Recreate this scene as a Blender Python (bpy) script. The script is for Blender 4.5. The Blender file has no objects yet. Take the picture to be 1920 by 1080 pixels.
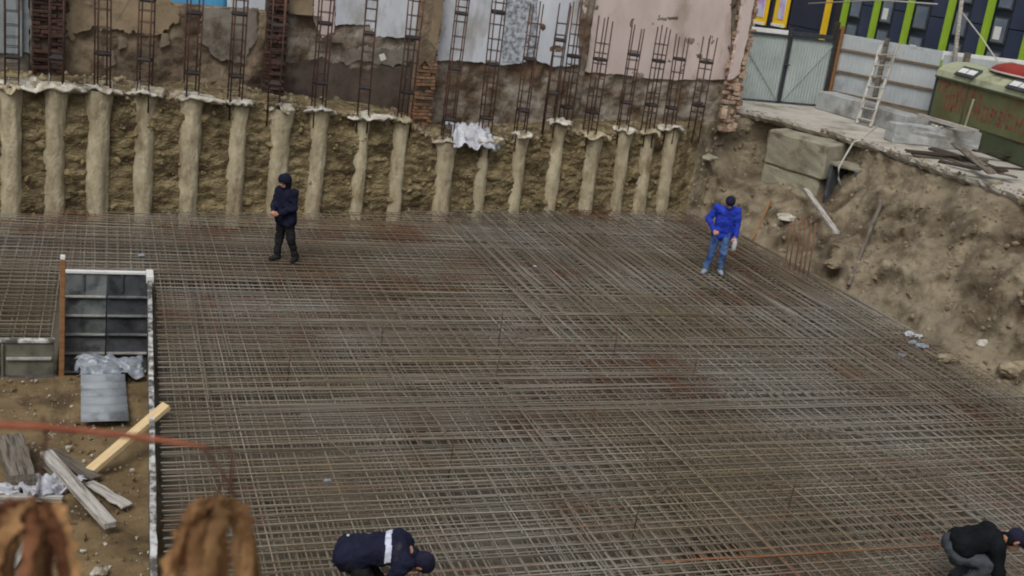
import bpy, bmesh, math, random
import numpy as np
from mathutils import Vector, Matrix
random.seed(7); RNG = np.random.default_rng(7)
sc = bpy.context.scene; col = sc.collection

# ---------------------------------------------------------------- camera, sky, sun, exposure
H = 6.6
F, PIT, ROL, YAW = 2131.0, math.radians(17.15), math.radians(7.62), math.radians(21.05)
cp, sp, cy, sy = math.cos(PIT), math.sin(PIT), math.cos(YAW), math.sin(YAW)
FW = np.array([sy*cp, cy*cp, -sp]); R0 = np.array([cy, -sy, 0.0]); U0 = np.cross(R0, FW)
RT = math.cos(ROL)*R0 + math.sin(ROL)*U0; UP = -math.sin(ROL)*R0 + math.cos(ROL)*U0
cd = bpy.data.cameras.new('camera'); cam = bpy.data.objects.new('camera', cd); col.objects.link(cam)
m = Matrix.Identity(4)
for i in range(3): m[i][0], m[i][1], m[i][2] = RT[i], UP[i], -FW[i]
m[2][3] = H; cam.matrix_world = m
cd.sensor_width = 36; cd.lens = 36*F/1920; cd.clip_start = 0.05; cd.clip_end = 3000
cd.dof.use_dof = True; cd.dof.focus_distance = 24; cd.dof.aperture_fstop = 5.0
sc.camera = cam

SUN_EL, SUN_AZ = 52, 215
w = bpy.data.worlds.new('World'); sc.world = w; w.use_nodes = True
nt = w.node_tree; nt.nodes.clear()
sky = nt.nodes.new('ShaderNodeTexSky'); sky.sky_type = 'NISHITA'; sky.sun_disc = False
sky.sun_elevation = math.radians(SUN_EL); sky.sun_rotation = math.radians(SUN_AZ); sky.dust_density = 4; sky.air_density = 1.6
hs = nt.nodes.new('ShaderNodeHueSaturation'); hs.inputs['Saturation'].default_value = 0.28
bg = nt.nodes.new('ShaderNodeBackground'); bg.inputs[1].default_value = 0.075
wo = nt.nodes.new('ShaderNodeOutputWorld')
nt.links.new(sky.outputs[0], hs.inputs['Color']); nt.links.new(hs.outputs[0], bg.inputs[0]); nt.links.new(bg.outputs[0], wo.inputs[0])
sl = bpy.data.lights.new('sun', 'SUN'); sl.energy = 0.8; sl.angle = math.radians(22); sl.color = (1, .97, .92)
so = bpy.data.objects.new('sun', sl); col.objects.link(so)
so.rotation_euler = (math.radians(90-SUN_EL), 0, math.radians(180-SUN_AZ))
sc.cycles.filter_width = 2.0
sc.view_settings.view_transform = 'Standard'; sc.view_settings.look = 'None'
sc.view_settings.exposure = 0.62; sc.view_settings.gamma = 1; sc.view_settings.use_curve_mapping = False

# ---------------------------------------------------------------- pixel -> place
CAM = np.array([0, 0, H])
def ray(x, y): return (x-960)/F*RT - (y-540)/F*UP + FW
def atz(x, y, z):
    d = ray(x, y); return Vector(CAM + d*((z-H)/d[2]))
def aty(x, y, Y, s=0., x0=0.):
    d = ray(x, y); return Vector(CAM + d*((Y-s*x0)/(d[1]-s*d[0])))
def atx(x, y, X):
    d = ray(x, y); return Vector(CAM + d*(X/d[0]))
PS = 0.174
def pileY(X): return 24.48 + PS*(X+1.87)
def W(x, y, off=0.): return aty(x, y, 24.48+off, PS, -1.87)
FLOOR = -0.53

# ---------------------------------------------------------------- noise
_p = RNG.permutation(256); _p = np.concatenate([_p, _p, _p])
_g = RNG.normal(size=(256, 3)); _g /= np.linalg.norm(_g, axis=1)[:, None]
def pn(P):
    P = np.asarray(P, float); i = np.floor(P).astype(int); f = P-i; i &= 255
    u = f*f*f*(f*(f*6-15)+10); r = 0
    for a in (0, 1):
        for b in (0, 1):
            for c in (0, 1):
                h = _p[_p[_p[(i[:, 0]+a) & 255]+((i[:, 1]+b) & 255)]+((i[:, 2]+c) & 255)]
                d = (_g[h]*(f-[a, b, c])).sum(1)
                r = r + d*(u[:, 0] if a else 1-u[:, 0])*(u[:, 1] if b else 1-u[:, 1])*(u[:, 2] if c else 1-u[:, 2])
    return r*1.6
def fbm(P, o=4, l=2.1, g=.5):
    P = np.asarray(P, float); r = 0; a = 1
    for k in range(o): r = r + a*pn(P+17.3*k); P = P*l; a *= g
    return r

# ---------------------------------------------------------------- mesh / object helpers
def mesh_np(name, V, Fc, smooth=True):
    V = np.asarray(V, np.float32); Fc = np.asarray(Fc, np.int32); k = Fc.shape[1]
    me = bpy.data.meshes.new(name); me.vertices.add(len(V)); me.vertices.foreach_set('co', V.ravel())
    me.loops.add(Fc.size); me.loops.foreach_set('vertex_index', Fc.ravel())
    me.polygons.add(len(Fc)); me.polygons.foreach_set('loop_start', np.arange(0, Fc.size, k, dtype=np.int32))
    me.polygons.foreach_set('use_smooth', np.full(len(Fc), smooth)); me.update(calc_edges=True); me.validate(); return me
def mesh_py(name, V, Fc, smooth=False):
    me = bpy.data.meshes.new(name); me.from_pydata([tuple(v) for v in V], [], Fc)
    if smooth: me.polygons.foreach_set('use_smooth', [True]*len(me.polygons))
    me.update(); return me
def obj(name, me, mat=None, parent=None, loc=(0, 0, 0), rot=None, scale=None):
    o = bpy.data.objects.new(name, me); col.objects.link(o)
    if mat is not None and not me.materials: me.materials.append(mat)
    o.location = loc
    if rot is not None: o.rotation_euler = rot
    if scale is not None: o.scale = scale
    if parent is not None: o.parent = parent
    return o
def tag(o, label, cat, group=None):
    o['label'] = label; o['category'] = cat
    if group: o['group'] = group
    return o
def thing(name, label, cat, loc=(0, 0, 0), rz=0, group=None, rot=None):
    o = bpy.data.objects.new(name, None); col.objects.link(o); o.location = loc; o.empty_display_size = .2
    o.rotation_euler = rot if rot else (0, 0, rz)
    return tag(o, label, cat, group)
def struct(o): o['kind'] = 'structure'; return o
def stuff(o): o['kind'] = 'stuff'; return o
_bc = {}
def boxme(sx, sy, sz, bev=.006):
    k = (round(sx, 3), round(sy, 3), round(sz, 3), bev)
    bm = bmesh.new(); bmesh.ops.create_cube(bm, size=1)
    for v in bm.verts: v.co = (v.co.x*sx, v.co.y*sy, v.co.z*sz)
    if bev: bmesh.ops.bevel(bm, geom=bm.edges[:], offset=min(bev, .3*min(sx, sy, sz)), segments=1, affect='EDGES')
    me = bpy.data.meshes.new('box'); bm.to_mesh(me); bm.free(); return me
def box(name, size, loc, mat, parent=None, rot=(0, 0, 0), bev=.006):
    return obj(name, boxme(*size, bev), mat, parent, loc, rot)
def orient(p0, p1, roll=0):
    d = (Vector(p1)-Vector(p0)); q = d.to_track_quat('X', 'Z'); return (q @ Vector((0, 0, 0)).to_track_quat('X', 'Z') if False else q), d.length
def beam(name, p0, p1, wd, th, mat, parent=None, roll=0, bev=.006, rough=0):
    p0, p1 = Vector(p0), Vector(p1); q, L = orient(p0, p1)
    me = boxme(L, wd, th, bev)
    if rough:
        bm = bmesh.new(); bm.from_mesh(me); bmesh.ops.subdivide_edges(bm, edges=[e for e in bm.edges if abs(e.verts[0].co.x-e.verts[1].co.x) > L*.5], cuts=6)
        P = np.array([v.co for v in bm.verts]); n = fbm(P*4+random.random()*50, 2)
        for v, k in zip(bm.verts, n): v.co.y += k*rough; v.co.z += k*rough*.5
        bm.to_mesh(me); bm.free()
    o = obj(name, me, mat, parent, (p0+p1)/2)
    e = q.to_matrix() @ Matrix.Rotation(roll, 3, 'X'); o.rotation_euler = e.to_euler(); return o
def tubegeo(pts, rad, sides=6, cap=True):
    pts = np.asarray(pts, float); n = len(pts)
    r = np.full(n, rad) if np.isscalar(rad) else np.asarray(rad)
    t = np.gradient(pts, axis=0); t /= np.linalg.norm(t, axis=1)[:, None]+1e-9
    ref = np.array([0, 0, 1.]) if abs(t[0][2]) < .9 else np.array([1., 0, 0])
    a = np.cross(t, ref); a /= np.linalg.norm(a, axis=1)[:, None]+1e-9; b = np.cross(t, a)
    an = np.arange(sides)*2*math.pi/sides
    V = pts[:, None]+r[:, None, None]*(np.cos(an)[None, :, None]*a[:, None]+np.sin(an)[None, :, None]*b[:, None])
    Fc = []
    for i in range(n-1):
        for j in range(sides):
            k = (j+1) % sides; Fc.append((i*sides+j, i*sides+k, (i+1)*sides+k, (i+1)*sides+j))
    V = V.reshape(-1, 3)
    if cap: Fc += [tuple(range(sides))[::-1], tuple((n-1)*sides+j for j in range(sides))]
    return V, Fc
def tube(name, pts, rad, mat, parent=None, sides=6, smooth=True):
    V, Fc = tubegeo(pts, rad, sides); return obj(name, mesh_py(name, V, Fc, smooth), mat, parent)
class Join:
    def __init__(s): s.V = []; s.F = []; s.n = 0
    def add(s, V, Fc):
        s.V.append(np.asarray(V)); s.F += [tuple(i+s.n for i in f) for f in Fc]; s.n += len(V)
    def build(s, name, mat, parent=None, smooth=False): return obj(name, mesh_py(name, np.concatenate(s.V), s.F, smooth), mat, parent)
def gridF(nu, nv, flip=False):
    i = np.arange(nu-1)[:, None]*nv+np.arange(nv-1)[None]; f = np.stack([i, i+nv, i+nv+1, i+1], -1).reshape(-1, 4)
    return f[:, ::-1] if flip else f

# ---------------------------------------------------------------- materials
def L(*c):  # sRGB 0-255 -> linear
    return tuple(((x/255)/12.92 if x/255 <= .04045 else ((x/255+.055)/1.055)**2.4) for x in c)
def mat(name, c1, c2=None, c3=None, scale=2., rough=.9, bump=.25, bscale=12., coords='Object', stretch=(1, 1, 1),
        rnd=.0, p3=.55, s3=.6, metal=0., spec=.25, detail=6., dist=.0, bdist=.02, contrast=.18):
    M = bpy.data.materials.new(name); M.use_nodes = True; t = M.node_tree; N = t.nodes; K = t.links.new
    B = N['Principled BSDF']; B.inputs['Roughness'].default_value = rough; B.inputs['Metallic'].default_value = metal
    B.inputs['Specular IOR Level'].default_value = spec
    if coords == 'World': g = N.new('ShaderNodeNewGeometry').outputs['Position']
    else: g = N.new('ShaderNodeTexCoord').outputs['Object']
    mp = N.new('ShaderNodeMapping'); mp.inputs['Scale'].default_value = stretch; K(g, mp.inputs[0])
    oi = N.new('ShaderNodeObjectInfo')
    if coords != 'World':
        ad = N.new('ShaderNodeVectorMath'); ad.operation = 'MULTIPLY_ADD'; K(oi.outputs['Random'], ad.inputs[0]); ad.inputs[1].default_value = (37, 53, 71); K(mp.outputs[0], ad.inputs[2]); vec = ad.outputs[0]
    else: vec = mp.outputs[0]
    n1 = N.new('ShaderNodeTexNoise'); n1.inputs['Scale'].default_value = scale; n1.inputs['Detail'].default_value = detail; n1.inputs['Distortion'].default_value = dist; n1.inputs['Roughness'].default_value = .62; K(vec, n1.inputs['Vector'])
    cr = N.new('ShaderNodeValToRGB'); e = cr.color_ramp.elements; e[0].position = .5-contrast; e[1].position = .5+contrast
    c2 = c2 or c1; e[0].color = (*c1, 1); e[1].color = (*c2, 1); K(n1.outputs[0], cr.inputs[0]); out = cr.outputs[0]
    if c3 is not None:
        n3 = N.new('ShaderNodeTexNoise'); n3.inputs['Scale'].default_value = s3; n3.inputs['Detail'].default_value = 7; n3.inputs['Roughness'].default_value = .65
        a3 = N.new('ShaderNodeVectorMath'); a3.operation = 'ADD'; a3.inputs[1].default_value = (11, 5, 23); K(vec, a3.inputs[0]); K(a3.outputs[0], n3.inputs['Vector'])
        r3 = N.new('ShaderNodeMapRange'); r3.name = 'patch_range'; r3.inputs[1].default_value = p3-.06; r3.inputs[2].default_value = p3+.08; K(n3.outputs[0], r3.inputs[0])
        mx = N.new('ShaderNodeMix'); mx.data_type = 'RGBA'; K(r3.outputs[0], mx.inputs[0]); K(out, mx.inputs[6]); mx.inputs[7].default_value = (*c3, 1); out = mx.outputs[2]
    if rnd:
        hv = N.new('ShaderNodeHueSaturation'); mr = N.new('ShaderNodeMapRange'); mr.inputs[3].default_value = 1-rnd; mr.inputs[4].default_value = 1+rnd
        K(oi.outputs['Random'], mr.inputs[0]); K(mr.outputs[0], hv.inputs['Value']); K(out, hv.inputs['Color']); out = hv.outputs[0]
    K(out, B.inputs['Base Color'])
    if bump:
        n2 = N.new('ShaderNodeTexNoise'); n2.inputs['Scale'].default_value = bscale; n2.inputs['Detail'].default_value = 6; K(vec, n2.inputs['Vector'])
        bp = N.new('ShaderNodeBump'); bp.inputs['Strength'].default_value = bump; bp.inputs['Distance'].default_value = bdist; K(n2.outputs[0], bp.inputs['Height']); K(bp.outputs[0], B.inputs['Normal'])
    return M
soilB = mat('soil_back', L(102, 88, 63), L(148, 134, 101), L(82, 69, 51), scale=2.6, coords='World', bump=1., bscale=13, bdist=.09, s3=1.6, p3=.55, stretch=(1, 1, 1.8), contrast=.13, detail=9)
soilR = mat('soil_bank', L(104, 94, 78), L(144, 133, 112), L(88, 76, 61), scale=1.2, coords='World', bump=.7, bscale=11, bdist=.06, s3=.45, p3=.56, contrast=.17, detail=9)
soilF = mat('soil_floor', L(98, 82, 58), L(132, 112, 82), L(80, 66, 48), scale=1.6, coords='World', bump=.6, bscale=11, bdist=.04, s3=1.2, p3=.56)
floorM = mat('lean_floor', L(80, 74, 63), L(128, 121, 108), L(56, 49, 42), scale=.4, coords='World', bump=.4, bscale=8, s3=.35)
rock = mat('rock', L(120, 108, 88), L(160, 148, 124), L(95, 82, 66), scale=6, coords='World', bump=.4, bscale=20)
clodM = mat('clod', L(104, 92, 74), L(148, 136, 114), scale=3, coords='World', bump=.5, bscale=14)
pileM = mat('pile_concrete', L(146, 135, 110), L(180, 169, 144), L(118, 104, 80), scale=5.5, bump=.8, bscale=24, bdist=.03, rnd=.10, s3=1.5, p3=.6, stretch=(1, 1, .5), contrast=.16, detail=9)
capM = mat('cement_crust', L(164, 158, 146), L(204, 200, 190), L(128, 115, 92), scale=5, bump=.8, bscale=22, rnd=.10, s3=3.2, p3=.53)
conc = mat('concrete', L(140, 142, 142), L(172, 174, 174), L(122, 120, 114), scale=2.5, bump=.25, bscale=25, s3=1.1, p3=.58, rnd=.06)
concY = mat('concrete_old', L(132, 128, 112), L(158, 154, 136), L(106, 98, 80), scale=2.2, bump=.3, bscale=18, s3=1.4, p3=.56)
slabM = mat('slab_concrete', L(158, 152, 142), L(186, 181, 172), L(128, 120, 106), scale=1.4, coords='World', bump=.3, bscale=14, s3=.9, p3=.58)
groundM = mat('ground_dirt', L(98, 90, 76), L(126, 117, 100), L(82, 72, 58), scale=.8, coords='World', bump=.4, bscale=6)
brickM = mat('brick_red', L(126, 88, 66), L(150, 116, 88), L(110, 98, 82), scale=5, bump=.5, bscale=18, rnd=.25, s3=5, p3=.52)
brickD = mat('brick_dark', L(66, 46, 42), L(90, 64, 55), L(58, 48, 44), scale=5, bump=.5, bscale=18, rnd=.28, s3=5, p3=.52)
mortar = mat('mortar', L(110, 98, 84), L(140, 128, 110), scale=5, bump=.5, bscale=16)
mortD = mat('mortar_dark', L(66, 56, 50), L(92, 82, 74), scale=5, bump=.5, bscale=16)
plBrown = mat('plaster_brown', L(108, 94, 78), L(146, 130, 108), L(84, 72, 62), scale=2.0, bump=.9, bscale=9, bdist=.05, s3=.8, p3=.5, contrast=.15, detail=9)
plOchre = mat('plaster_ochre', L(130, 114, 92), L(160, 143, 118), L(108, 94, 78), scale=1.6, bump=.4, bscale=9, s3=1.2)
plGrey = mat('plaster_grey', L(112, 106, 98), L(144, 138, 128), L(90, 80, 68), scale=1.8, bump=.5, bscale=9, s3=1.3, p3=.53)
plMix = mat('masonry_mixed', L(120, 109, 96), L(154, 147, 137), L(98, 82, 67), scale=2.6, bump=.9, bscale=9, bdist=.06, s3=1.1, p3=.51, contrast=.14, detail=9)
plDark = mat('plaster_dark', L(68, 59, 53), L(100, 89, 80), L(54, 47, 44), scale=1.8, bump=.6, bscale=8, s3=1.6, p3=.55)
plWhite = mat('paint_white', L(184, 190, 200), L(214, 218, 225), L(160, 158, 156), scale=1.5, bump=.15, bscale=16, s3=1.0, p3=.58, stretch=(1, 1, .45), contrast=.22)
plPink = mat('paint_pink', L(184, 167, 162), L(208, 194, 189), L(164, 148, 138), scale=1.2, bump=.15, bscale=14, s3=.9, p3=.59, stretch=(1, 1, .5), contrast=.22)
plMott = mat('paint_mottled', L(112, 118, 126), L(190, 195, 203), scale=9, bump=.2, bscale=16, contrast=.1)
plBlueG = mat('paint_bluegrey', L(120, 128, 132), L(150, 157, 160), L(100, 100, 98), scale=1.8, bump=.2, bscale=12, s3=1.2, p3=.58)
blueP = mat('paint_blue', L(74, 150, 196), L(92, 170, 214), scale=2, bump=.1)
rebar = mat('rebar_dark', L(52, 40, 38), L(78, 58, 50), L(96, 62, 46), scale=5, coords='World', bump=.2, bscale=60, rough=.7, s3=2, rnd=.15, spec=.4)
bandM = mat('steel_band', L(40, 35, 36), L(56, 48, 46), scale=6, bump=.2, rough=.65, spec=.4)
def barmat(name, k):
    M = mat(name, tuple(k*x for x in L(110, 99, 82)), tuple(k*x for x in L(126, 121, 112)), tuple(k*x for x in L(98, 68, 52)), scale=.30, coords='World', bump=.0, rough=.75, s3=.42, p3=.60, rnd=.34, spec=.3, detail=8, contrast=.11)
    t = M.node_tree; oi = [n for n in t.nodes if n.type == 'OBJECT_INFO'][0]; r3 = t.nodes['patch_range']   # rust also differs from bar to bar
    src = r3.inputs[0].links[0].from_socket; ma = t.nodes.new('ShaderNodeMath'); ma.operation = 'MULTIPLY_ADD'; t.links.new(oi.outputs['Random'], ma.inputs[0]); ma.inputs[1].default_value = .22; ma.inputs[2].default_value = -.11
    ad = t.nodes.new('ShaderNodeMath'); ad.operation = 'ADD'; t.links.new(src, ad.inputs[0]); t.links.new(ma.outputs[0], ad.inputs[1]); t.links.new(ad.outputs[0], r3.inputs[0]); return M
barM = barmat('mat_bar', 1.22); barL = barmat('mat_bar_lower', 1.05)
wood = mat('wood_fresh', L(196, 170, 126), L(222, 198, 156), scale=3, stretch=(1, 14, 14), bump=.15, bscale=10, rnd=.06, rough=.75)
woodW = mat('wood_weathered', L(150, 146, 140), L(196, 192, 184), L(120, 112, 102), scale=2, stretch=(1, 12, 12), bump=.3, bscale=8, rnd=.1, s3=2)
woodG = mat('wood_grey', L(88, 82, 74), L(126, 118, 106), L(66, 60, 54), scale=2, stretch=(1, 12, 12), bump=.35, bscale=8, rnd=.2, s3=2)
woodO = mat('wood_brown', L(118, 84, 54), L(150, 112, 76), scale=2, stretch=(1, 12, 12), bump=.2, bscale=8, rnd=.1)
woodD = mat('wood_dark', L(44, 38, 34), L(74, 66, 58), scale=2, stretch=(1, 12, 12), bump=.3, bscale=8, rnd=.25)
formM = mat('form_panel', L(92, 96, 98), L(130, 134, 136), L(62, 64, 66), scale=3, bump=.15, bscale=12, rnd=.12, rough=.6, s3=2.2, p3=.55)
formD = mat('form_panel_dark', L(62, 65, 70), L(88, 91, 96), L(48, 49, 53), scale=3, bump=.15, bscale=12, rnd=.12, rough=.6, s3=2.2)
formG = mat('form_panel_green', L(92, 92, 82), L(118, 116, 104), L(70, 68, 60), scale=2.4, bump=.2, bscale=10, rnd=.08, s3=1.6)
paintE = mat('paint_edge', L(176, 176, 174), L(214, 214, 212), L(84, 80, 76), scale=6, bump=.3, bscale=20, s3=4.5, p3=.49)
ribM = mat('form_rib', L(132, 132, 128), L(172, 172, 168), scale=6, bump=.2, rough=.6)
tin = mat('tin_sheet', L(118, 124, 130), L(152, 158, 164), L(92, 94, 96), scale=2.4, bump=.1, rough=.5, s3=1.6, p3=.58, spec=.5)
gateM = mat('gate_sheet', L(146, 156, 154), L(164, 173, 170), L(124, 131, 128), scale=1.6, bump=.06, rough=.55, s3=1.2, p3=.62, spec=.4)
fenceM = mat('fence_sheet', L(160, 167, 170), L(180, 186, 188), L(138, 144, 146), scale=1.4, bump=.06, rough=.55, s3=1.0, p3=.62, spec=.4)
steelD = mat('steel_dark', L(46, 50, 54), L(66, 70, 74), scale=5, bump=.1, rough=.6)
railM = mat('rail_brown', L(98, 84, 68), L(128, 112, 92), scale=3, bump=.2)
whiteM = mat('white_paint', L(208, 208, 206), L(224, 224, 222), scale=4, bump=.05, rough=.6)
navy = mat('navy_cladding', L(44, 52, 76), L(54, 62, 88), scale=.7, bump=.03, rough=.5, rnd=.08, spec=.4)
navyD = mat('navy_dark', L(30, 36, 56), L(38, 44, 66), scale=.7, bump=.03, rough=.5, rnd=.1, spec=.4)
lime = mat('lime_fin', L(138, 172, 48), L(152, 184, 60), scale=1, bump=.0, rough=.5)
yellow = mat('yellow_fin', L(224, 182, 34), L(234, 196, 54), scale=1, bump=.0, rough=.5)
glassG = mat('window_glass', L(88, 100, 118), L(120, 130, 146), scale=.9, bump=.0, rough=.12, spec=.6)
glassL = mat('window_lilac', L(176, 186, 214), L(206, 206, 226), L(190, 150, 206), scale=1.5, bump=.0, rough=.2, s3=1.2)
green = mat('wagon_green', L(90, 94, 62), L(110, 112, 82), L(108, 82, 62), scale=1.4, bump=.1, rough=.8, s3=1.1, p3=.56, spec=.15)
greenD = mat('wagon_green_dark', L(62, 70, 50), L(78, 86, 64), scale=1.4, bump=.1, rough=.7)
greenR = mat('wagon_roof', L(150, 155, 124), L(172, 175, 148), L(130, 130, 106), scale=1.6, bump=.1, rough=.75, s3=1.3)
redT = mat('red_letter', L(126, 74, 58), L(138, 84, 68), L(108, 92, 66), scale=7, bump=.0, s3=6, p3=.5)
redB = mat('red_shell', L(130, 42, 36), L(158, 58, 48), scale=2, bump=.05, rough=.5)
plast = mat('plastic_film', L(108, 116, 126), L(146, 152, 160), scale=3, bump=.3, rough=.35, spec=.5)
plasW = mat('plastic_white', L(168, 170, 178), L(200, 202, 208), L(126, 126, 136), scale=4, bump=.2, rough=.5, s3=3)
cableM = mat('cable_grey', L(166, 164, 154), L(186, 184, 174), scale=4, bump=.05, rough=.6)
twigR = mat('twig_red', L(118, 64, 48), L(156, 98, 74), scale=14, bump=.3, bscale=40)
twigD = mat('twig_dark', L(60, 40, 32), L(86, 60, 46), scale=14, bump=.3, bscale=40)
def leafmat(name, a, b):
    M = mat(name, a, b, None, scale=9, bump=.5, bscale=26, rough=.75, rnd=.35, contrast=.16)
    t = M.node_tree; B = t.nodes['Principled BSDF']; tr = t.nodes.new('ShaderNodeBsdfTranslucent'); mx = t.nodes.new('ShaderNodeMixShader'); mx.inputs[0].default_value = .3
    src = B.inputs['Base Color'].links[0].from_socket; t.links.new(src, tr.inputs[0])
    t.links.new(B.outputs[0], mx.inputs[1]); t.links.new(tr.outputs[0], mx.inputs[2]); t.links.new(mx.outputs[0], t.nodes['Material Output'].inputs[0]); return M
leafA = leafmat('dry_leaf_tan', L(84, 54, 33), L(178, 138, 94)); leafB = leafmat('dry_leaf_red', L(96, 60, 44), L(152, 104, 74))
skin = mat('skin', L(168, 118, 94), L(186, 138, 112), scale=8, bump=.05, rough=.6)
def cloth(name, a, b, **k): return mat(name, L(*a), L(*b), tuple(.5*x+.5*y for x, y in zip(L(*b), L(104, 92, 76))) if k.get('dirt', 1) else None, scale=k.get('scale', 5), bump=.6, bscale=22, rough=.95, spec=.1, s3=3.5, p3=.68)
cNavy = cloth('cloth_navy', (26, 28, 44), (38, 40, 60)); cHood = cloth('cloth_hoodie', (24, 26, 42), (34, 36, 54)); cBlack = cloth('cloth_black', (17, 19, 22), (28, 30, 34))
cTrou = cloth('cloth_trouser', (30, 29, 30), (42, 41, 42)); cBlue = cloth('cloth_blue', (36, 54, 156), (52, 74, 186), dirt=0); cJean = cloth('cloth_jean', (48, 70, 118), (100, 126, 166), scale=3.2)
cGrey = cloth('cloth_grey', (54, 57, 63), (78, 82, 88)); cCap = cloth('cloth_cap', (30, 30, 46), (42, 42, 60)); shoe = cloth('shoe_dark', (34, 34, 38), (52, 52, 56)); shoeL = cloth('shoe_pale', (110, 120, 132), (150, 158, 166))
cBand = mat('reflective_cloth', L(196, 202, 222), L(212, 216, 232), scale=5, bump=.1, rough=.5)
cPurp = cloth('cloth_face', (110, 84, 78), (130, 100, 92))

# ================================================================ SETTING
# floor of the pit, with a hole for the sump
SX0, SX1, SY0, SY1 = -.55, .9, 16.95, 20.42
xs = np.unique(np.concatenate([np.arange(-10.5, 16.6, .3), [SX0, SX1]])); ys = np.unique(np.concatenate([np.arange(.5, 28.6, .3), [SY0, SY1]]))
fx = np.unique(np.concatenate([xs, np.arange(-2.5, 1.2, .08)])); fy = np.unique(np.concatenate([ys, np.arange(8.5, 17, .08)]))
X, Y = np.meshgrid(fx, fy, indexing='ij'); P = np.stack([X.ravel(), Y.ravel(), 0*X.ravel()], 1)
amp = np.where((P[:, 0] < .7) & (P[:, 1] < 17), .07, .02); edge = (abs(P[:, 0]-SX0) < .05) | (abs(P[:, 1]-SY0) < .05)
Z = FLOOR - .02 + amp*fbm(P*1.1, 5)*np.where(edge, .2, 1); P[:, 2] = Z
Fc = gridF(len(fx), len(fy)); c = P[Fc].mean(1)
keep = ~((c[:, 0] > SX0) & (c[:, 0] < SX1) & (c[:, 1] > SY0) & (c[:, 1] < SY1)); Fc = Fc[keep]; c = c[keep]
me = mesh_np('pit_floor', P, Fc); o = struct(obj('pit_floor', me, floorM)); me.materials.append(soilF)
left = (c[:, 0] < .75) & (c[:, 1] < 17.0); me.polygons.foreach_set('material_index', left.astype(np.int32))
sb = Join()
for V in ([(SX0, SY0, -2.3), (SX1, SY0, -2.3), (SX1, SY1, -2.3), (SX0, SY1, -2.3)], [(SX0, SY0, FLOOR), (SX0, SY0, -2.3), (SX0, SY1, -2.3), (SX0, SY1, FLOOR)],
          [(SX0, SY0, FLOOR), (SX1, SY0, FLOOR), (SX1, SY0, -2.3), (SX0, SY0, -2.3)], [(SX1, SY0, FLOOR), (SX1, SY1, FLOOR), (SX1, SY1, -2.3), (SX1, SY0, -2.3)],
          [(SX0, SY1, FLOOR), (SX0, SY1, -2.3), (SX1, SY1, -2.3), (SX1, SY1, FLOOR)]): sb.add(V, [(0, 1, 2, 3)])
struct(sb.build('sump_floor', soilF))

# earth faces of the pit: one continuous surface along the left side, the back and the right bank
ctrl = [(-10.2, .5, -10.6, .5, 2.5), (-10.2, 22.6, -10.6, 23.4, 2.5), (-9.6, pileY(-9.6)-.12, -9.8, pileY(-9.8)+.35, 2.5), (-1, pileY(-1)-.12, -1, pileY(-1)-.02, 2.5), (3.5, pileY(3.5)-.12, 3.5, pileY(3.5)-.02, 2.38),
        (6.9, pileY(6.9)-.12, 6.9, pileY(6.9)-.02, 2.1), (7.5, pileY(7.5)-.12, 7.5, pileY(7.5)-.02, 1.72), (9.6, pileY(9.6)-.12, 9.6, pileY(9.6)-.02, 1.75), (11.5, pileY(11.5)-.12, 11.5, pileY(11.5)-.02, 2.0),
        (14.9, pileY(14.9)-.14, 14.9, pileY(14.9)+.1, 2.05), (15.8, 27.35, 17.3, 29.5, 2.25), (15.78, 26.2, 18.1, 28.95, 2.28), (15.75, 24.6, 18.75, 27.85, 2.28), (15.6, 22.6, 19.3, 26.6, 2.28),
        (15.65, 20.4, 19.5, 24.6, 2.28), (15.7, 18, 19.55, 21.9, 2.28), (15.7, 15.4, 19.5, 19, 2.28), (15.8, 12, 19.5, 13, 2.28), (15.8, .5, 19.5, .5, 2.28)]
ctrl = np.array(ctrl); s = np.concatenate([[0], np.cumsum(np.linalg.norm(np.diff((ctrl[:, :2]+ctrl[:, 2:4])/2, axis=0), axis=1))])
coarse = np.arange(0, 22, .5); su = np.concatenate([coarse, np.arange(22, s[-1]-9, .062), np.arange(s[-1]-9, s[-1], .3), [s[-1]]])
C = np.stack([np.interp(su, s, ctrl[:, k]) for k in range(5)], 1)
right = np.clip((su-(s[9]-.3))/2.2, 0, 1)
steep = np.interp(su, [s[9]+.2, s[10]+.3, s[11], s[13]+.1, s[13]+.9, s[14]+.2], [0, .75, 1, 1, .6, 0]); tc = 1-.52*steep
NV = 74; v = np.linspace(0, 1, NV); NE = 14
rows = []; dn0 = C[:, 2:4]-C[:, :2]; dn0 = dn0/np.linalg.norm(dn0, axis=1)[:, None]
for k in range(NV):
    t = v[k]; push = .75*steep*np.clip((t-tc*.98)/.06, 0, 1)
    z = (FLOOR-.12) + (C[:, 4]-(FLOOR-.12))*(t*(1-right)+right*(np.where(t < .12, t*1.2, .144+(t-.12)*(1-.144)/.88)))
    x = C[:, 0]+(C[:, 2]-C[:, 0])*(t*(1-right)+right*np.minimum(1, t/tc)**.85)+dn0[:, 0]*push; y = C[:, 1]+(C[:, 3]-C[:, 1])*(t*(1-right)+right*np.minimum(1, t/tc)**.85)+dn0[:, 1]*push
    rows.append(np.stack([x, y, z], 1))
nrm = np.stack([-(C[:, 3]-C[:, 1]), (C[:, 2]-C[:, 0]), 0*su], 1)
d = C[:, 2:4]-C[:, :2]; dn = d/np.linalg.norm(d, axis=1)[:, None]
for k in range(1, NE+1):
    q = rows[NV-1].copy(); e = k/NE*3.4; q[:, 0] += dn[:, 0]*e; q[:, 1] += dn[:, 1]*e; q[:, 2] += .06*(1-right)*min(1, k/5); rows.append(q)
G = np.stack(rows, 1); nu, nv = G.shape[:2]; P = G.reshape(-1, 3)
tg = np.stack([dn[:, 0], dn[:, 1]], 1); D3 = np.repeat(np.stack([-tg[:, 0], -tg[:, 1], 0*su], 1)[:, None], nv, 1).reshape(-1, 3)
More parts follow.
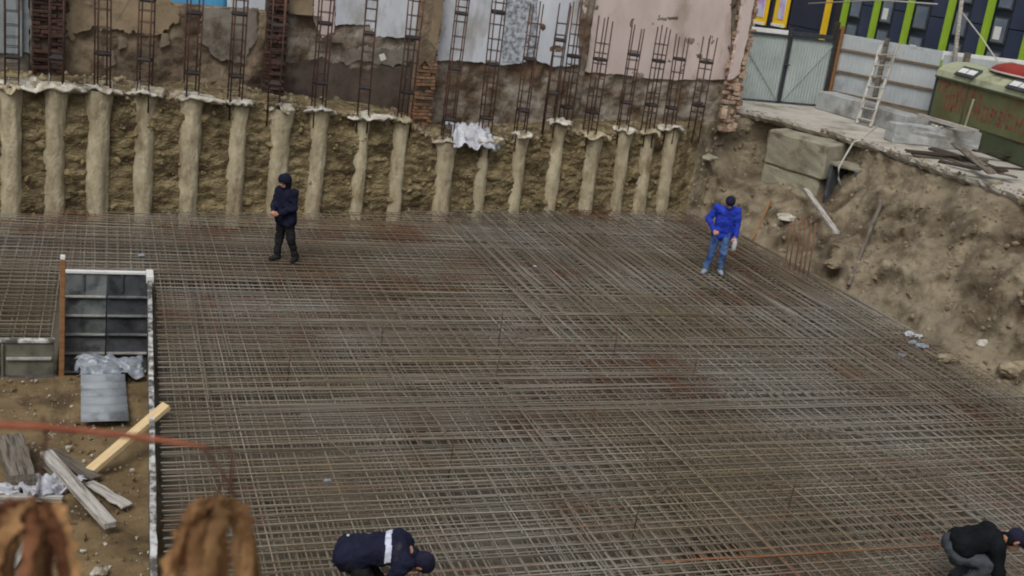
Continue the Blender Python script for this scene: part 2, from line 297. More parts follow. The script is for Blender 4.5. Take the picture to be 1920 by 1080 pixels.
stp = np.repeat(steep[:, None], nv, 1).ravel(); rr = np.repeat(right[:, None], nv, 1).ravel(); vv = np.repeat(np.concatenate([v, np.ones(NE)])[None], nu, 0).ravel(); ext = np.repeat((np.arange(nv) >= NV)[None], nu, 0).ravel()
zb = fbm(P*np.array([1.1, 1.1, 2.2]), 5, g=.55); rid = 1-2*np.abs(pn(P*np.array([.9, .9, .9])+5)); lum = np.maximum(0, fbm(P*2.3+40, 3)); big = fbm(P*.45+9, 3)
dispB = .58*(.13*zb + .16*lum*np.clip((vv-.35)*3, 0, 1) - .10*np.maximum(0, pn(P*np.array([1.3, 1.3, 2.4])+3)) + .075*fbm(P*np.array([5, 5, 8])+2, 4, g=.65)); dispR = .60*big + .20*fbm(P*1.3+3, 5, g=.55) + .22*rid + .06*fbm(P*5+7, 4, g=.6)
env = (1-.6*stp*(vv > .4))*np.clip(vv*6, .15, 1)*np.where(ext, .25, 1)*np.clip((1-vv)*8+.35, 0, 1)
dd = (dispB*(1-rr)+dispR*rr)*env
P = P + D3*dd[:, None]*np.array([1, 1, 0]); P[:, 2] += np.where(ext, .07*zb, 0) + rr*dd*.55 + (1-rr)*.5*env*.06*zb
me = mesh_np('earth_bank', P, gridF(nu, nv)); o = struct(obj('earth_bank', me, soilB)); me.materials.append(soilR)
cc = rr[gridF(nu, nv)].mean(1); me.polygons.foreach_set('material_index', (cc > .55).astype(np.int32))
BANKP = P.reshape(nu, nv, 3); BR = right
def bank_hit(px, py):
    d = ray(px, py); d = d/np.linalg.norm(d); Q = BANKP[BR > .2].reshape(-1, 3)-CAM; t = Q@d; dist = np.linalg.norm(Q-t[:, None]*d, axis=1)
    c = np.where(dist < dist.min()+.06)[0]; return Vector(CAM+Q[c[np.argmin(t[c])]])

# ground sheet round the pit out to the horizon
hole = [(-10.4, .2), (-10.4, 25.6), (-2, 27.3), (7.3, 29.0), (17.9, 31.0), (19.4, 29.4), (20.2, 26.6), (20.2, 18), (20.2, .2)]
cx = np.mean([p[0] for p in hole]); cyy = np.mean([p[1] for p in hole]); V = []; Fc = []; n = len(hole)
for k, sc_ in enumerate((1, 2.2, 8, 90)):
    for x, y in hole: V.append((cx+(x-cx)*sc_, cyy+(y-cyy)*sc_, 2.455 if k else 2.44))
for k in range(3):
    for i in range(n): j = (i+1) % n; Fc.append((k*n+i, k*n+j, (k+1)*n+j, (k+1)*n+i))
struct(obj('ground', mesh_py('ground', V, Fc), groundM))
struct(box('near_ground', (19, 9, 5.6), (-1, -3.2, 2.2), groundM, bev=0))

# concrete pavement along the right edge, broken rim
rim = [atz(*p, 2.5) for p in ((1378, 203), (1440, 218), (1500, 232), (1560, 247), (1610, 263), (1670, 281), (1720, 301), (1800, 327), (1870, 352), (1930, 376))]
rim = [(p.x, p.y) for p in rim] + [(19.4, 14), (19.4, 2)]
ed = []
for a, b in zip(rim[:-1], rim[1:]):
    nseg = max(2, int(math.dist(a, b)/.14))
    for i in range(nseg):
        t = i/nseg; ed.append((a[0]+(b[0]-a[0])*t, a[1]+(b[1]-a[1])*t))
ed.append(rim[-1]); E3 = np.array([(x, y, 0) for x, y in ed]); jit = .16*fbm(E3*1.6, 4); E3[:, 0] += -jit*.8
top = [(x, y, 2.5) for x, y, _ in E3]; bot = [(x+.10+.1*random.random(), y, 2.27+.05*random.random()) for x, y, _ in E3]; mid = [(x-.02+.06*random.random(), y, 2.40+.03*random.random()) for x, y, _ in E3]
inn = [(26., y, 2.5) for x, y, _ in E3]; n = len(top); V = top+mid+bot+inn; Fc = []
for i in range(n-1):
    Fc += [(i, i+1, n+i+1, n+i), (n+i, n+i+1, 2*n+i+1, 2*n+i), (3*n+i, 3*n+i+1, i+1, i)]
V += [(17.9, 33, 2.5), (26, 33, 2.5)]; Fc.append((len(V)-2, 0, 3*n, len(V)-1))
struct(obj('pavement', mesh_py('pavement', V, Fc), slabM))

# ================================================================ REBAR MAT
matT = thing('rebar_mat', 'wide rusty grey mat of crossing reinforcing bars covering the pit floor', 'rebar mat', (8, 15, FLOOR))
mat0 = Vector(matT.location)
def unitbar(k, r=.0098, sides=5, segs=14):
    x = np.linspace(-.5, .5, segs+1); wob = .02*np.stack([pn(np.stack([x*5, 0*x+k*3.1, 0*x+q], 1)) for q in (.5, 7.5)], 1)
    V, Fc = tubegeo(np.stack([x, wob[:, 0], wob[:, 1]*.9], 1), r, sides); return mesh_py('bar', V, Fc, True)
UB = [unitbar(k) for k in range(10)]
def wallx(y): return .6+(y-10.56)*.0295
def ymax(x): return pileY(x)-.3-.25*random.random()
def bar(p0, p1, me, mt):
    p0, p1 = Vector(p0), Vector(p1); d = p1-p0; o = obj('bar', me, mt, matT, (p0+p1)/2-mat0); o.rotation_euler = (0, -math.asin(d.z/d.length), math.atan2(d.y, d.x)); o.scale = (d.length, 1, 1); return o
top_bars = []
y = 7.2
while y < 27.2:
    s_ = random.uniform(-.02, .02); xr = 15.6+random.uniform(-.15, .2)
    xr = min(xr, (y+.4-24.48)/PS-1.87 if False else 99)
    x_lim = (-9.5 if y > 20.55 else wallx(y)+.1)
    x0 = max(x_lim, (y+.3-24.48)/PS-1.87) if y > 23.1 else x_lim
    # the back line slopes: bars far back only start where the face has receded
    top_bars.append(('x', x0, xr, y, s_))
    if 17.05 < y <= 20.55: top_bars.append(('x', -9.5, -.62+random.uniform(-.05, .05), y, s_))
    y += .195+random.gauss(0, .022)
x = -4.6
while x < 15.7:
    y0 = 17.05 if x < -.6 else (20.5 if x < .95 else 7.0); top_bars.append(('y', y0, ymax(x), x, random.uniform(-.02, .02)))
    x += .195+random.gauss(0, .022)
for i, (ax, a, b, q, s_) in enumerate(top_bars):
    z = -.012+random.uniform(-.004, .004)
    if ax == 'x': bar((a, q, z), (b, q+s_, z), UB[i % 10], barM)
    else: zz_ = z+(.02 if q > 7.6 else -.02); bar((q, a, zz_), (q+s_*2, b, zz_), UB[(i*3) % 10], barM)
print('top bars', len(top_bars))
J = Join()
def jb(p0, p1, r=.0092, sides=4):
    p0, p1 = np.array(p0), np.array(p1); n = 4; t = np.linspace(0, 1, n)[:, None]; q = p0+(p1-p0)*t; q[1:-1] += RNG.normal(0, .012, (n-2, 3)); V, Fc = tubegeo(q, r, sides); J.add(V, Fc)
# second layer just below the top, shifted half a step, then the bottom mat
for lay, (dz, stp, ph) in enumerate(((-.07, .2, .1), (-.16, .2, .15), (-.26, .2, .06), (-.40, .2, .03))):
    y = 7.1+ph
    while y < 27.2:
        xr = 15.55+random.uniform(-.2, .2); xl = -9.5 if y > 20.55 else wallx(y)+.12
        if y > 23.1: xl = max(xl, (y+.35-24.48)/PS-1.87)
        if not (lay < 3 and random.random() < .2): jb((xl, y, dz), (xr, y+random.uniform(-.05, .05), dz))
        if 17.1 < y <= 20.55: jb((-9.5, y, dz), (-.66, y, dz))
        y += stp+random.gauss(0, .015)
    x = -4.5+ph
    while x < 15.6:
        y0 = 17.1 if x < -.62 else (20.55 if x < .97 else 7.0)
        if not (lay < 3 and random.random() < .2): jb((x, y0, dz-.02), (x+random.uniform(-.05, .05), ymax(x), dz-.02))
        x += stp+random.gauss(0, .015)
stuff(J.build('lower_bars', barL, matT, True)).location = -mat0
# laps and extra bars lying on top: more along the depth at the right, more across in the middle
J = Join()
for k in range(170):
    x = random.uniform(7.5, 15.6); y0 = random.uniform(16.5 if x < 12 else 12, 21); y1 = min(y0+random.uniform(3, 9), pileY(x)-.4); jb((x, y0, .012), (x+random.uniform(-.06, .06), y1, .022))
for k in range(70):
    y = random.uniform(11.5, 19.5); x0 = random.uniform(1.5, 12); x1 = min(15.5, x0+random.uniform(2.5, 8)); jb((x0, y, .03), (x1, y+random.uniform(-.08, .08), .03))
for k in range(26):
    x = random.uniform(1.3, 8); y0 = random.uniform(8, 17); jb((x, y0, .012), (x+random.uniform(-.2, .2), y0+random.uniform(2, 5), .012))
for k in range(12):
    x = random.uniform(2, 14); y = random.uniform(10, 20); a = random.uniform(0, 3.1); l = random.uniform(.5, 1.6); jb((x, y, .02), (x+l*math.cos(a), y+l*math.sin(a), .02))
stuff(J.build('lap_bars', barM, matT, True)).location = -mat0
for px, py, h in ((935, 640, .55), (1150, 665, .5), (1478, 952, .42), (1190, 985, .3), (540, 700, .4), (845, 860, .3), (930, 705, .4), (1110, 790, .22), (1010, 610, .25), (715, 640, .3), (1300, 700, .3), (620, 560, .25), (430, 900, .35)):
    p = atz(px, py, 0); tube('support_rod', [p-mat0+Vector((0, 0, -.4)), p-mat0+Vector((.01, 0, h*.5)), p-mat0+Vector((.02+random.uniform(-.03, .03), 0, h))], .007, rebar, matT, 5)
tube('long_bar', [atz(px, py, .03)-mat0 for px, py in ((1240, 1052), (1450, 1042), (1600, 1032), (1785, 1021))], .009, mat('bar_orange', L(132, 86, 60), L(150, 102, 74), scale=3, bump=0), matT, 6)

# ================================================================ PILES with collars and cages
piles = [ # base px, top px, collar px width (0 none), cage top px or z
 ((20, 388), (22, 160), 0), ((102, 388), (105, 160), 150), ((180, 388), (188, 165), 74), ((265, 388), (272, 170), 55), ((350, 388), (360, 180), 88), ((440, 388), (443, 188), 50),
 ((520, 388), (520, 200), 46), ((590, 388), (595, 203), 60), ((672, 388), (676, 213), 84), ((740, 388), (748, 222), 0), ((825, 388), (835, 262), 60), ((895, 388), (905, 262), 70),
 ((965, 388), (972, 250), 30), ((1040, 388), (1030, 225), 46), ((1100, 388), (1104, 252), 62), ((1155, 388), (1166, 240), 42), ((1200, 388), (1212, 245), 0), ((1242, 388), (1254, 238), 50)]
cages = [(22, 5.3), (105, 5.3), (192, 5.4), (270, 5.2), (358, 5.4), (440, 5.6), (513, 5.1), (597, 5.5), (681, 5.6), (758, 5.5), (838, 5.5), (908, 5.6), (975, 5.15), (1030, 5.2), (1105, 4.95), (1168, 4.82), (1214, 4.88), (1254, 4.67)]
ordn = ['first', 'second', 'third', 'fourth', 'fifth', 'sixth', 'seventh', 'eighth', 'ninth', 'tenth', 'eleventh', 'twelfth', 'thirteenth', 'fourteenth', 'fifteenth', 'sixteenth', 'seventeenth', 'eighteenth']
collar_say = {1: 'under a wide white crust shared with its neighbour', 10: 'beside the torn white sheeting', 11: 'under the torn white sheeting', 14: 'under a thick tan crust overhanging a dark gap', 17: 'under a white chunky cap, last before the corner', 9: 'with a bare top left of the orange brick pier', 0: 'at the left edge of the photo'}
def cage(parent, origin, top, base=None):
    a0 = random.uniform(-.3, .3); hw = .135; zt = top-origin.z; lean = (random.uniform(-.03, .03), random.uniform(-.02, .02))
    cor = [(hw*math.cos(a0+math.pi/4+k*math.pi/2)*1.3, hw*math.sin(a0+math.pi/4+k*math.pi/2)*1.3) for k in range(4)]
    for x, y in cor:
        h = zt-random.uniform(0, .12); tube('bar', [(x, y, -.4), (x+lean[0]*.5+random.uniform(-.012, .012), y+lean[1]*.5, h*.5), (x+lean[0]+random.uniform(-.03, .03), y+lean[1], h)], .018, rebar, parent, 5)
    def ring(z, r, th, name, mt):
        t = z/zt; V, Fc = tubegeo([(x*1.06+lean[0]*t, y*1.06+lean[1]*t, z) for x, y in cor+cor[:2]], r, 4, False); 
        if th > 1: V = V*np.array([1, 1, 1]); V[:, 2] = z+(V[:, 2]-z)*th
        obj(name, mesh_py(name, V, Fc), mt, parent)
    z = .18
    while z < zt-.45: ring(z+random.uniform(-.05, .05), .009, 1, 'tie', rebar); z += random.uniform(.22, .34)
    z = random.uniform(.5, .75)
    while z < zt-.3: ring(z, .018, 2.2, 'stirrup', bandM); z += random.uniform(1.15, 1.35)
for i, ((b, t, cw), (cpx, ctop)) in enumerate(zip(piles, cages)):
    pb, pt = W(*b), W(*t); zt = pt.z-.03; X = (pb.x*.6+pt.x*.4); base = Vector((X, pileY(X), FLOOR-.1))
    say = collar_say.get(i, ('under a white crusted cap' if cw else 'with a bare rough top'))
    T = thing('concrete_pile', f'{ordn[i]} concrete pile from the left, {say}' if i else 'first pale concrete pile at the left edge, fringed by the wide white crust', 'pile', base, 0, 'bored concrete piles along the back of the pit')
    nz, na = 90, 30; hz = zt-base.z; zz = np.linspace(0, hz, nz); an = np.arange(na)*2*math.pi/na; A, Z = np.meshgrid(an, zz)
    r0 = random.uniform(.17, .24)
    Q = np.stack([np.cos(A)*1.5+i*9.1, np.sin(A)*1.5, Z*1.1], -1).reshape(-1, 3)
    rr_ = r0*(1+.13*fbm(Q, 4).reshape(Z.shape)+.07*fbm(Q*3.1+5, 3).reshape(Z.shape)+.32*np.clip((Z-hz*.80)/(hz*.20), 0, 1)**1.5*(1 if cw else .3)+.10*pn(np.stack([Z.ravel()*1.1, 0*Z.ravel()+i*4.7, 0*Z.ravel()], 1)).reshape(Z.shape))
    sh = .02*pn(np.stack([zz*.8, 0*zz+i*5.3, 0*zz], 1)); V = np.stack([np.cos(A)*rr_+sh[:, None], np.sin(A)*rr_*.92-.03+random.uniform(.04, .15)*np.clip((Z/hz-.35)/.65, 0, 1)**1.3, Z], -1).reshape(-1, 3)
    q = np.arange(nz-1)[:, None]*na+np.arange(na)[None]; q2 = np.arange(nz-1)[:, None]*na+(np.arange(na)[None]+1) % na
    Fc = np.stack([q, q2, q2+na, q+na], -1).reshape(-1, 4); V = np.concatenate([V, [[0, 0, hz]]]); me = mesh_np('shaft', V, Fc)
    obj('shaft', me, pileM, T)
    ppm = F/(pb-Vector(CAM)).length
    if cw or True:
        wd = max(cw, 36)/ppm; n1, n2 = 48, 6; an = np.arange(n1)*2*math.pi/n1; V = []
        ox = (-.35 if i == 1 else (.15 if i == 8 else (.12 if i == 4 else 0)))
        for a_ in range(n2):
            tt = a_/(n2-1); ph = (tt-.5)*math.pi; rr2 = (math.cos(ph))**.6+.03
            for a in an:
                k = 1+.30*float(pn([[math.cos(a)*1.6+i*7, math.sin(a)*1.6, tt*.8]])[0])+.22*float(fbm([[math.cos(a)*5+i*7, math.sin(a)*5, tt*2]], 3)[0]); zz_ = .05*math.sin(ph)*(1+.9*float(pn([[math.cos(a)*3+i, math.sin(a)*3, 7.]])[0]))+.11*float(fbm([[math.cos(a)*wd*1.8+i*3, math.sin(a)*1.5, 3.]], 3)[0])-.05*max(0, abs(math.cos(a))-.6)
                V.append((ox+math.cos(a)*wd*.5*rr2*k, math.sin(a)*.30*rr2*k-.02, hz+zz_))
        Fc = [(a_*n1+j, a_*n1+(j+1) % n1, (a_+1)*n1+(j+1) % n1, (a_+1)*n1+j) for a_ in range(n2-1) for j in range(n1)]+[tuple((n2-1)*n1+j for j in range(n1)), tuple(range(n1))[::-1]]
        obj('collar', mesh_py('collar', V, Fc, True), capM if cw and i != 14 else pileM, T)
    pc = W(cpx, t[1]); K = bpy.data.objects.new('rebar_cage', None); col.objects.link(K); K.parent = T; K.location = (pc.x-base.x, pileY(pc.x)-base.y+.02, hz); Kz = Vector((0, 0, base.z+hz))
    cage(K, Kz, ctop)
    if i < 5:
        for k in range(3): x = random.uniform(-.3, .3); obj('stub', mesh_py('stub', *tubegeo([(x, -.12, hz), (x+.01, -.12, hz+random.uniform(.15, .32))], .008, 5)), mat('stub_pale', L(150, 150, 148), L(170, 170, 168), bump=0) if False else ribM, T)
# two more cages at the corner whose piles are buried in the earth
for n, (px, py, zt, lab) in enumerate(((1056, 250, 5.3, 'tall dark reinforcing cage close beside another, standing before the edge of the pink wall'), (1302, 240, 4.73, 'dark reinforcing cage nearest the broken wall end, last on the right'))):
    p = W(px, py, .45); T = thing('rebar_cage', lab, 'rebar cage', p, 0, 'reinforcing cages standing out of the earth'); cage(T, p, zt)

# ================================================================ RUINED WALLS behind the cages
OFF = 1.5; RZ = math.atan(PS); DX = math.cos(RZ)
class Wall:
    def __init__(s, name, label, px0, px1, pyb, ztop, m, thick=.35, off=OFF, cat='wall', zb=None, res=.12, rough=.04, x0=None, x1=None, jag=.0, body=True):
        a, b = W(px0, pyb, off), W(px1, pyb, off)
        if x0 is not None: a = Vector((x0, pileY(x0)+off, a.z))
        if x1 is not None: b = Vector((x1, pileY(x1)+off, b.z))
        z0 = (min(a.z, b.z) if zb is None else zb)-.35; s.off = off; s.o = Vector((a.x, a.y, z0)); s.L = (b.x-a.x)/DX; s.T = thing(name, label, cat, s.o, RZ); s.Hh = ztop-z0
        if body:
            nx, nz = max(3, int(s.L/res)), max(3, int(s.Hh/res)); X, Z = np.meshgrid(np.linspace(0, s.L, nx), np.linspace(0, s.Hh, nz), indexing='ij')
            P = np.stack([X.ravel(), 0*X.ravel(), Z.ravel()], 1); wP = P+np.array([s.o.x, 0, s.o.z]); P[:, 1] = -rough*fbm(wP*2.2+off*7, 4)
            if jag: e = np.clip((P[:, 0]-(s.L-.5))/.5, 0, 1); P[:, 0] += e*jag*fbm(np.stack([0*wP[:, 0], 0*wP[:, 0], wP[:, 2]*3], 1), 4)
            n0 = len(P); Bk = P.copy(); Bk[:, 1] = thick; Fa = gridF(nx, nz); rim = np.concatenate([np.arange(nz)[::-1]*1, np.arange(nx)*nz, (nx-1)*nz+np.arange(nz), (np.arange(nx)[::-1])*nz+nz-1])
            rim = rim[np.concatenate([[True], np.diff(rim) != 0])]; r1 = rim[:-1]; r2 = rim[1:]
            Fs = np.stack([r2, r1, r1+n0, r2+n0], 1); Fc = np.concatenate([Fa, (Fa+n0)[:, ::-1], Fs]); s.body = obj('wall_body', mesh_np('wall_body', np.concatenate([P, Bk]), Fc), m, s.T)
    def loc(s, px, py):
        p = W(px, py, s.off-.02); return ((p.x-s.o.x)/DX, p.z-s.o.z)
    def patch(s, name, pts, m, th=.03, jag=.05, label=None, px=True, y0=0.):
        q = [s.loc(*p) for p in pts] if px else pts; V = []
        for (a, b) in zip(q, q[1:]+q[:1]):
            n = max(1, int(math.dist(a, b)/.045))
            for i in range(n): t = i/n; V.append((a[0]+(b[0]-a[0])*t, a[1]+(b[1]-a[1])*t))
        P = np.array([(x, 0, z) for x, z in V]); wP = P+np.array([s.o.x, s.o.y*3, s.o.z]); P[:, 0] += jag*fbm(wP*3.2, 5, g=.7); P[:, 2] += jag*1.2*fbm(wP*3.2+31, 5, g=.7)
        n = len(P); Fr = P.copy(); Fr[:, 1] = -th*.6-.045+y0; Bk = P.copy(); Bk[:, 1] = .02
        Fc = [tuple(range(n))]+[(i, (i+1) % n, n+(i+1) % n, n+i)[::-1] for i in range(n)]
        o = obj(name, mesh_py(name, np.concatenate([Fr, Bk]), Fc), m, s.T)
        if label: o['label'] = label
        return o
    def box(s, name, px0, px1, py0, py1, m, proud=.05, d=.1):
        (x0, z1), (x1, z0) = s.loc(px0, py0), s.loc(px1, py1); return box(name, (x1-x0, d, abs(z1-z0)), ((x0+x1)/2, -proud-.04, (z0+z1)/2), m, s.T)
TOPZ = 6.6
def brick_pier(name, label, px0, px1, pyb, ztop, bm_, mm, off, wid=None, zbreak=None, cols=None, ragged=.05):
    a, b = W(px0, pyb, off), W(px1, pyb, off); wdt = (b.x-a.x)/DX; base = Vector((a.x, a.y, a.z-.3)); T = thing(name, label, 'brick pier', base, RZ); hh = ztop-base.z
    box('mortar_core', (wdt-.06, .34, hh), (wdt/2, .22, hh/2), mm, T)
    bw, bh = .245, .068; pit = .082; nb = max(1, round(wdt/.255)); bw = wdt/nb-.012; mes = [boxme(bw, .2, bh, .008) for _ in range(1)]; half = boxme(bw*.48, .2, bh, .008); r = 0; z = .05
    for me_ in mes+[half]: me_.materials.append(bm_)
    while z < hh:
        k = 0; x = 0
        if r % 2: 
            o = obj('brick', half, None, T, (bw*.24+.003, .06+random.uniform(-.02, .03), z)); x = bw*.5+.01
        while x+bw*.5 < wdt:
            if random.random() > ragged: o = obj('brick', mes[0] if x+bw < wdt+.05 else half, None, T, (x+(bw/2 if x+bw < wdt+.05 else bw*.25), .06+random.uniform(-.05, .04), z), (random.uniform(-.05, .05), random.uniform(-.06, .06), random.uniform(-.14, .14)))
            x += bw+.012
        z += pit; r += 1
    return T
w1 = Wall('grey_wall', 'blue grey rendered wall at the far left behind the first cages', -400, 57, 135, TOPZ, plGrey, x0=-10.5)
w1.patch('render_panel', [(-300, -200), (48, -200), (56, 40), (54, 98), (-300, 92)], plBlueG)
w1.box('pipe_box', 28, 40, -100, 105, plBlueG, .06, .08)
brick_pier('brick_pier', 'dark red brick pier left of the brown wall', 60, 121, 132, 5.2, brickD, mortD, OFF-.35, ragged=.16)
w2 = Wall('brown_wall', 'long brown stained wall behind the left cages, below the blue panel', 118, 500, 160, 4.22, plBrown, rough=.10, zb=2.2, res=.06)
w2.patch('ochre_patch', [(125, -30), (262, -30), (335, 12), (338, 40), (300, 60), (240, 62), (175, 52), (122, 70)], plOchre, .02, .10)
w2.patch('grey_patch', [(375, 20), (425, 16), (482, 20), (480, 70), (455, 120), (400, 110), (372, 70)], plGrey, .025, .09)
for px, py, s_ in ((228, 80, 12), (308, 75, 14), (402, 138, 16), (205, 110, 18)): w2.patch('stone', [(px-s_*.5, py-s_), (px+s_*.4, py-s_*.8), (px+s_*.6, py+s_*.6), (px-s_*.6, py+s_)], mortar, .05, .02)
bl = Wall('blue_panel', 'bright blue painted panel showing above the brown wall', 255, 424, 40, 6.2, blueP, thick=.08, off=OFF+2.2, cat='panel', rough=.0, zb=2.8)
wh = Wall('pale_house_wall', 'pale house wall right of the blue panel above the brown wall', 424, 520, 40, 6.2, plWhite, thick=.2, off=OFF+2.2, rough=.01, zb=2.8)
brick_pier('brick_pier', 'dark brick pier between the brown wall and the white painted wall', 494, 531, 178, 5.4, brickD, mortD, OFF-.3, ragged=.16)
w3 = Wall('patched_wall', 'patched wall with white painted top and black sooty base', 528, 775, 205, TOPZ, plMix, rough=.08, res=.06)
w3.patch('white_paint', [(628, -160), (800, -160), (800, 74), (700, 68), (690, 46), (628, 46)], plWhite, .03, .025)
w3.patch('pink_strip', [(588, -160), (627, -160), (626, 60), (602, 72), (588, 40)], plPink, .02, .03)
w3.patch('beige_patch', [(532, -160), (586, -160), (586, 28), (545, 28), (532, 20)], plOchre, .025, .03)
w3.patch('soot_base', [(532, 118), (600, 108), (660, 128), (760, 122), (770, 140), (770, 230), (532, 210)], plDark, .02, .07)
w3.box('ledge', 532, 600, 25, 30, woodD, .1, .14); w3.box('ledge', 590, 640, 76, 81, woodD, .08, .12)
w3.patch('white_box', [(708, 102), (718, 99), (722, 110), (712, 114)], whiteM, .08, .0)
w3.patch('ragged_edge', [(640, 92), (700, 90), (765, 92), (765, 120), (715, 118), (640, 116)], plGrey, .06, .07)
bp_ = brick_pier('brick_pier', 'orange brown brick pier in the middle left of the white wall', 771, 806, 238, 5.6, brickM, mortar, OFF-.45, ragged=.12)
def _pz(py): return W(788, py, OFF-.45).z-bp_.location.z
slabpolys = [('render', [(-.02, _pz(128)), (.18, _pz(112)), (.36, _pz(134)), (.44, _pz(60)), (.42, 3.9), (-.02, 3.9)], plBrown), ('render', [(.2, _pz(70)), (.44, _pz(95)), (.46, 3.9), (.25, 3.9)], plOchre)]
w4 = Wall('white_wall', 'white and pale blue wall with a mottled grey stripe', 803, 1082, 240, TOPZ, plMix, rough=.09, res=.06)
w4.patch('white_paint', [(806, -160), (1090, -160), (1082, 122), (1040, 124), (1003, 112), (945, 122), (860, 112), (806, 114)], plWhite, .03, .02)
w4.patch('mottled_stripe', [(946, -160), (1010, -160), (1004, 108), (972, 118), (940, 116)], plMott, .045, .03)
w5 = Wall('pink_wall', 'faded pink plastered wall with stained stone base', 1080, 1366, 240, TOPZ, plMix, rough=.09, off=OFF+.12, res=.06)
w5.patch('pink_plaster', [(1092, -160), (1370, -160), (1368, 148), (1300, 150), (1210, 146), (1150, 138), (1078, 132)], plPink, .03, .02)
for px, py in ((1240, 36), (1260, 34), (1095, 68)): w5.patch('chip', [(px-10, py-2), (px+10, py-3), (px+8, py+3), (px-9, py+2)], plGrey, .032, .02)
# broken end of the wall: plaster and brick ends
e0 = W(1352, 225, OFF-.2); T = thing('broken_wall_end', 'ragged broken wall end of brick and pinkish plaster beside the gate', 'wall', (e0.x, e0.y, 1.9), RZ)
box('mortar_core', (.42, .5, 4.8), (.30, .25, 2.4), mortar, T); bme = boxme(.25, .22, .068, .01); bme.materials.append(mat('brick_pale', L(150, 124, 104), L(184, 164, 146), L(128, 88, 70), scale=5, bump=.5, bscale=18, rnd=.2, s3=4, p3=.56))
z = .1; k = 0
while z < 4.7:
    for x in (.10, .30, .50):
        q = obj('brick', bme, None, T, (x+random.uniform(-.07, .07), .06+random.uniform(-.06, .05), z), (random.uniform(-.12, .12), random.uniform(-.12, .12), random.uniform(-.5, .5)), (random.uniform(.35, .95), random.uniform(.7, 1.1), random.uniform(.9, 2.4)))
    z += random.uniform(.10, .16)
V = [(-.08, 1.55), (.05, 1.6), (.22, 1.75), (.27, 2.6), (.30, 4.8), (-.08, 4.8)]; 
def slabpoly(name, pts, y0, y1, m, parent, jag=.03):
    V = []
    for a, b in zip(pts, pts[1:]+pts[:1]):
        n = max(1, int(math.dist(a, b)/.08))
        for i in range(n): t = i/n; V.append((a[0]+(b[0]-a[0])*t, 0, a[1]+(b[1]-a[1])*t))
    P = np.array(V); P[:, [0, 2]] += jag*np.stack([fbm(P*3, 3), fbm(P*3+9, 3)], 1); n = len(P); A = P.copy(); A[:, 1] = y0; B_ = P.copy(); B_[:, 1] = y1
    return obj(name, mesh_py(name, np.concatenate([A, B_]), [tuple(range(n)), tuple(range(n, 2*n))[::-1]]+[((i+1) % n, i, n+i, n+(i+1) % n) for i in range(n)]), m, parent)
for k_, (nm_, pp_, mm_) in enumerate(slabpolys): slabpoly(nm_, pp_, -.085-.012*k_, .05, mm_, bp_, .05)
slabpoly('plaster', V, -.16, -.05, plPink, T, .04)

# ================================================================ GATE, FENCE, LADDER, POLE
g0, g1 = (18.9, 32.0), (22.25, 32.0)
T = thing('metal_gate', 'grey green double metal gate with diagonal braces above the pavement', 'gate', (g0[0], g0[1], 2.5))
for k in range(2):
    wl = 1.62; x0 = .05+k*(wl+.06); n = 60; xx = np.linspace(0, wl, n); yy = .012*np.sign(np.sin(xx*2*math.pi/.11)); V = []
    for z in (.06, 2.1): V += [(x0+x, y, z) for x, y in zip(xx, yy)]
    lf = obj('gate_leaf', mesh_py('gate_leaf', V, [(i, i+1, n+i+1, n+i) for i in range(n-1)]), gateM, T)
    for z in (.05, 2.12): box('frame_rail', (wl, .05, .05), (x0+wl/2, -.04, z), steelD, lf)
    for x in (.02, wl-.02): box('frame_stile', (.05, .05, 2.1), (x0+x, -.04, 1.09), steelD, lf)
    a, b = ((x0+.1, -.045, 1.65), (x0+wl-.05, -.045, .1)) if k == 0 else ((x0+.05, -.045, .1), (x0+wl-.05, -.045, 2.0)); beam('brace', a, b, .03, .02, gateM, lf)
box('latch', (.2, .05, .05), (1.72, -.09, 1.25), steelD, T)
box('gate_post', (.1, .1, 2.4), (1.70, .03, 1.2), steelD, T); box('gate_post', (.14, .14, 2.55), (3.42, .0, 1.27), woodD, T); box('gate_post', (.1, .1, 2.4), (-.03, .05, 1.2), steelD, T)
for x in (.85, 2.53): box('top_strip', (1.5, .04, .14), (x, .03, 2.24), whiteM if x < 1 else steelD, T)
fp = [(22.45, 32.2), (23.9, 28.75), (29.5, 28.1)]
fa = math.atan2(fp[1][1]-fp[0][1], fp[1][0]-fp[0][0]); fl = math.dist(fp[0], fp[1])
T = thing('sheet_fence', 'pale grey sheet metal fence with brown rails behind the ladder', 'fence', (*fp[0], 2.5), fa)
for k in range(2):
    x0 = k*fl/2; n = 24; 
    V = [(x0+.03+i*(fl/2-.06)/n, .003*((i % 2)*2-1), z) for z in (.5, 2.3) for i in range(n+1)]
    obj('sheet', mesh_py('sheet', V, [(i, i+1, n+2+i, n+1+i) for i in range(n)]), fenceM, T)
for z in (.55, 1.22, 1.92): box('rail', (fl, .06, .07), (fl/2, -.05, z), railM, T)
box('top_board', (fl, .05, .28), (fl/2, .03, 2.26), fenceM, T)
for x, wdt, hh, mt in ((.0, .16, 2.75, woodD), (.22, .12, 2.65, woodO), (fl/2, .12, 2.5, woodG)): box('post', (wdt, .12, hh), (x, -.11, hh/2), mt, T)
fa2 = math.atan2(fp[2][1]-fp[1][1], fp[2][0]-fp[1][0]); fl2 = math.dist(fp[1], fp[2])
T = thing('sheet_fence', 'low strip of pale fence seen over the green wagon roof', 'fence', (*fp[1], 2.5), fa2)
V = [(.05+i*(fl2-.1)/40, .003*((i % 2)*2-1), z) for z in (.1, 2.3) for i in range(41)]; obj('sheet', mesh_py('sheet', V, [(i, i+1, 42+i, 41+i) for i in range(40)]), fenceM, T)
box('rail', (fl2, .06, .07), (fl2/2, -.05, 1.95), railM, T); box('top_board', (fl2, .05, .26), (fl2/2, .03, 2.28), whiteM, T)
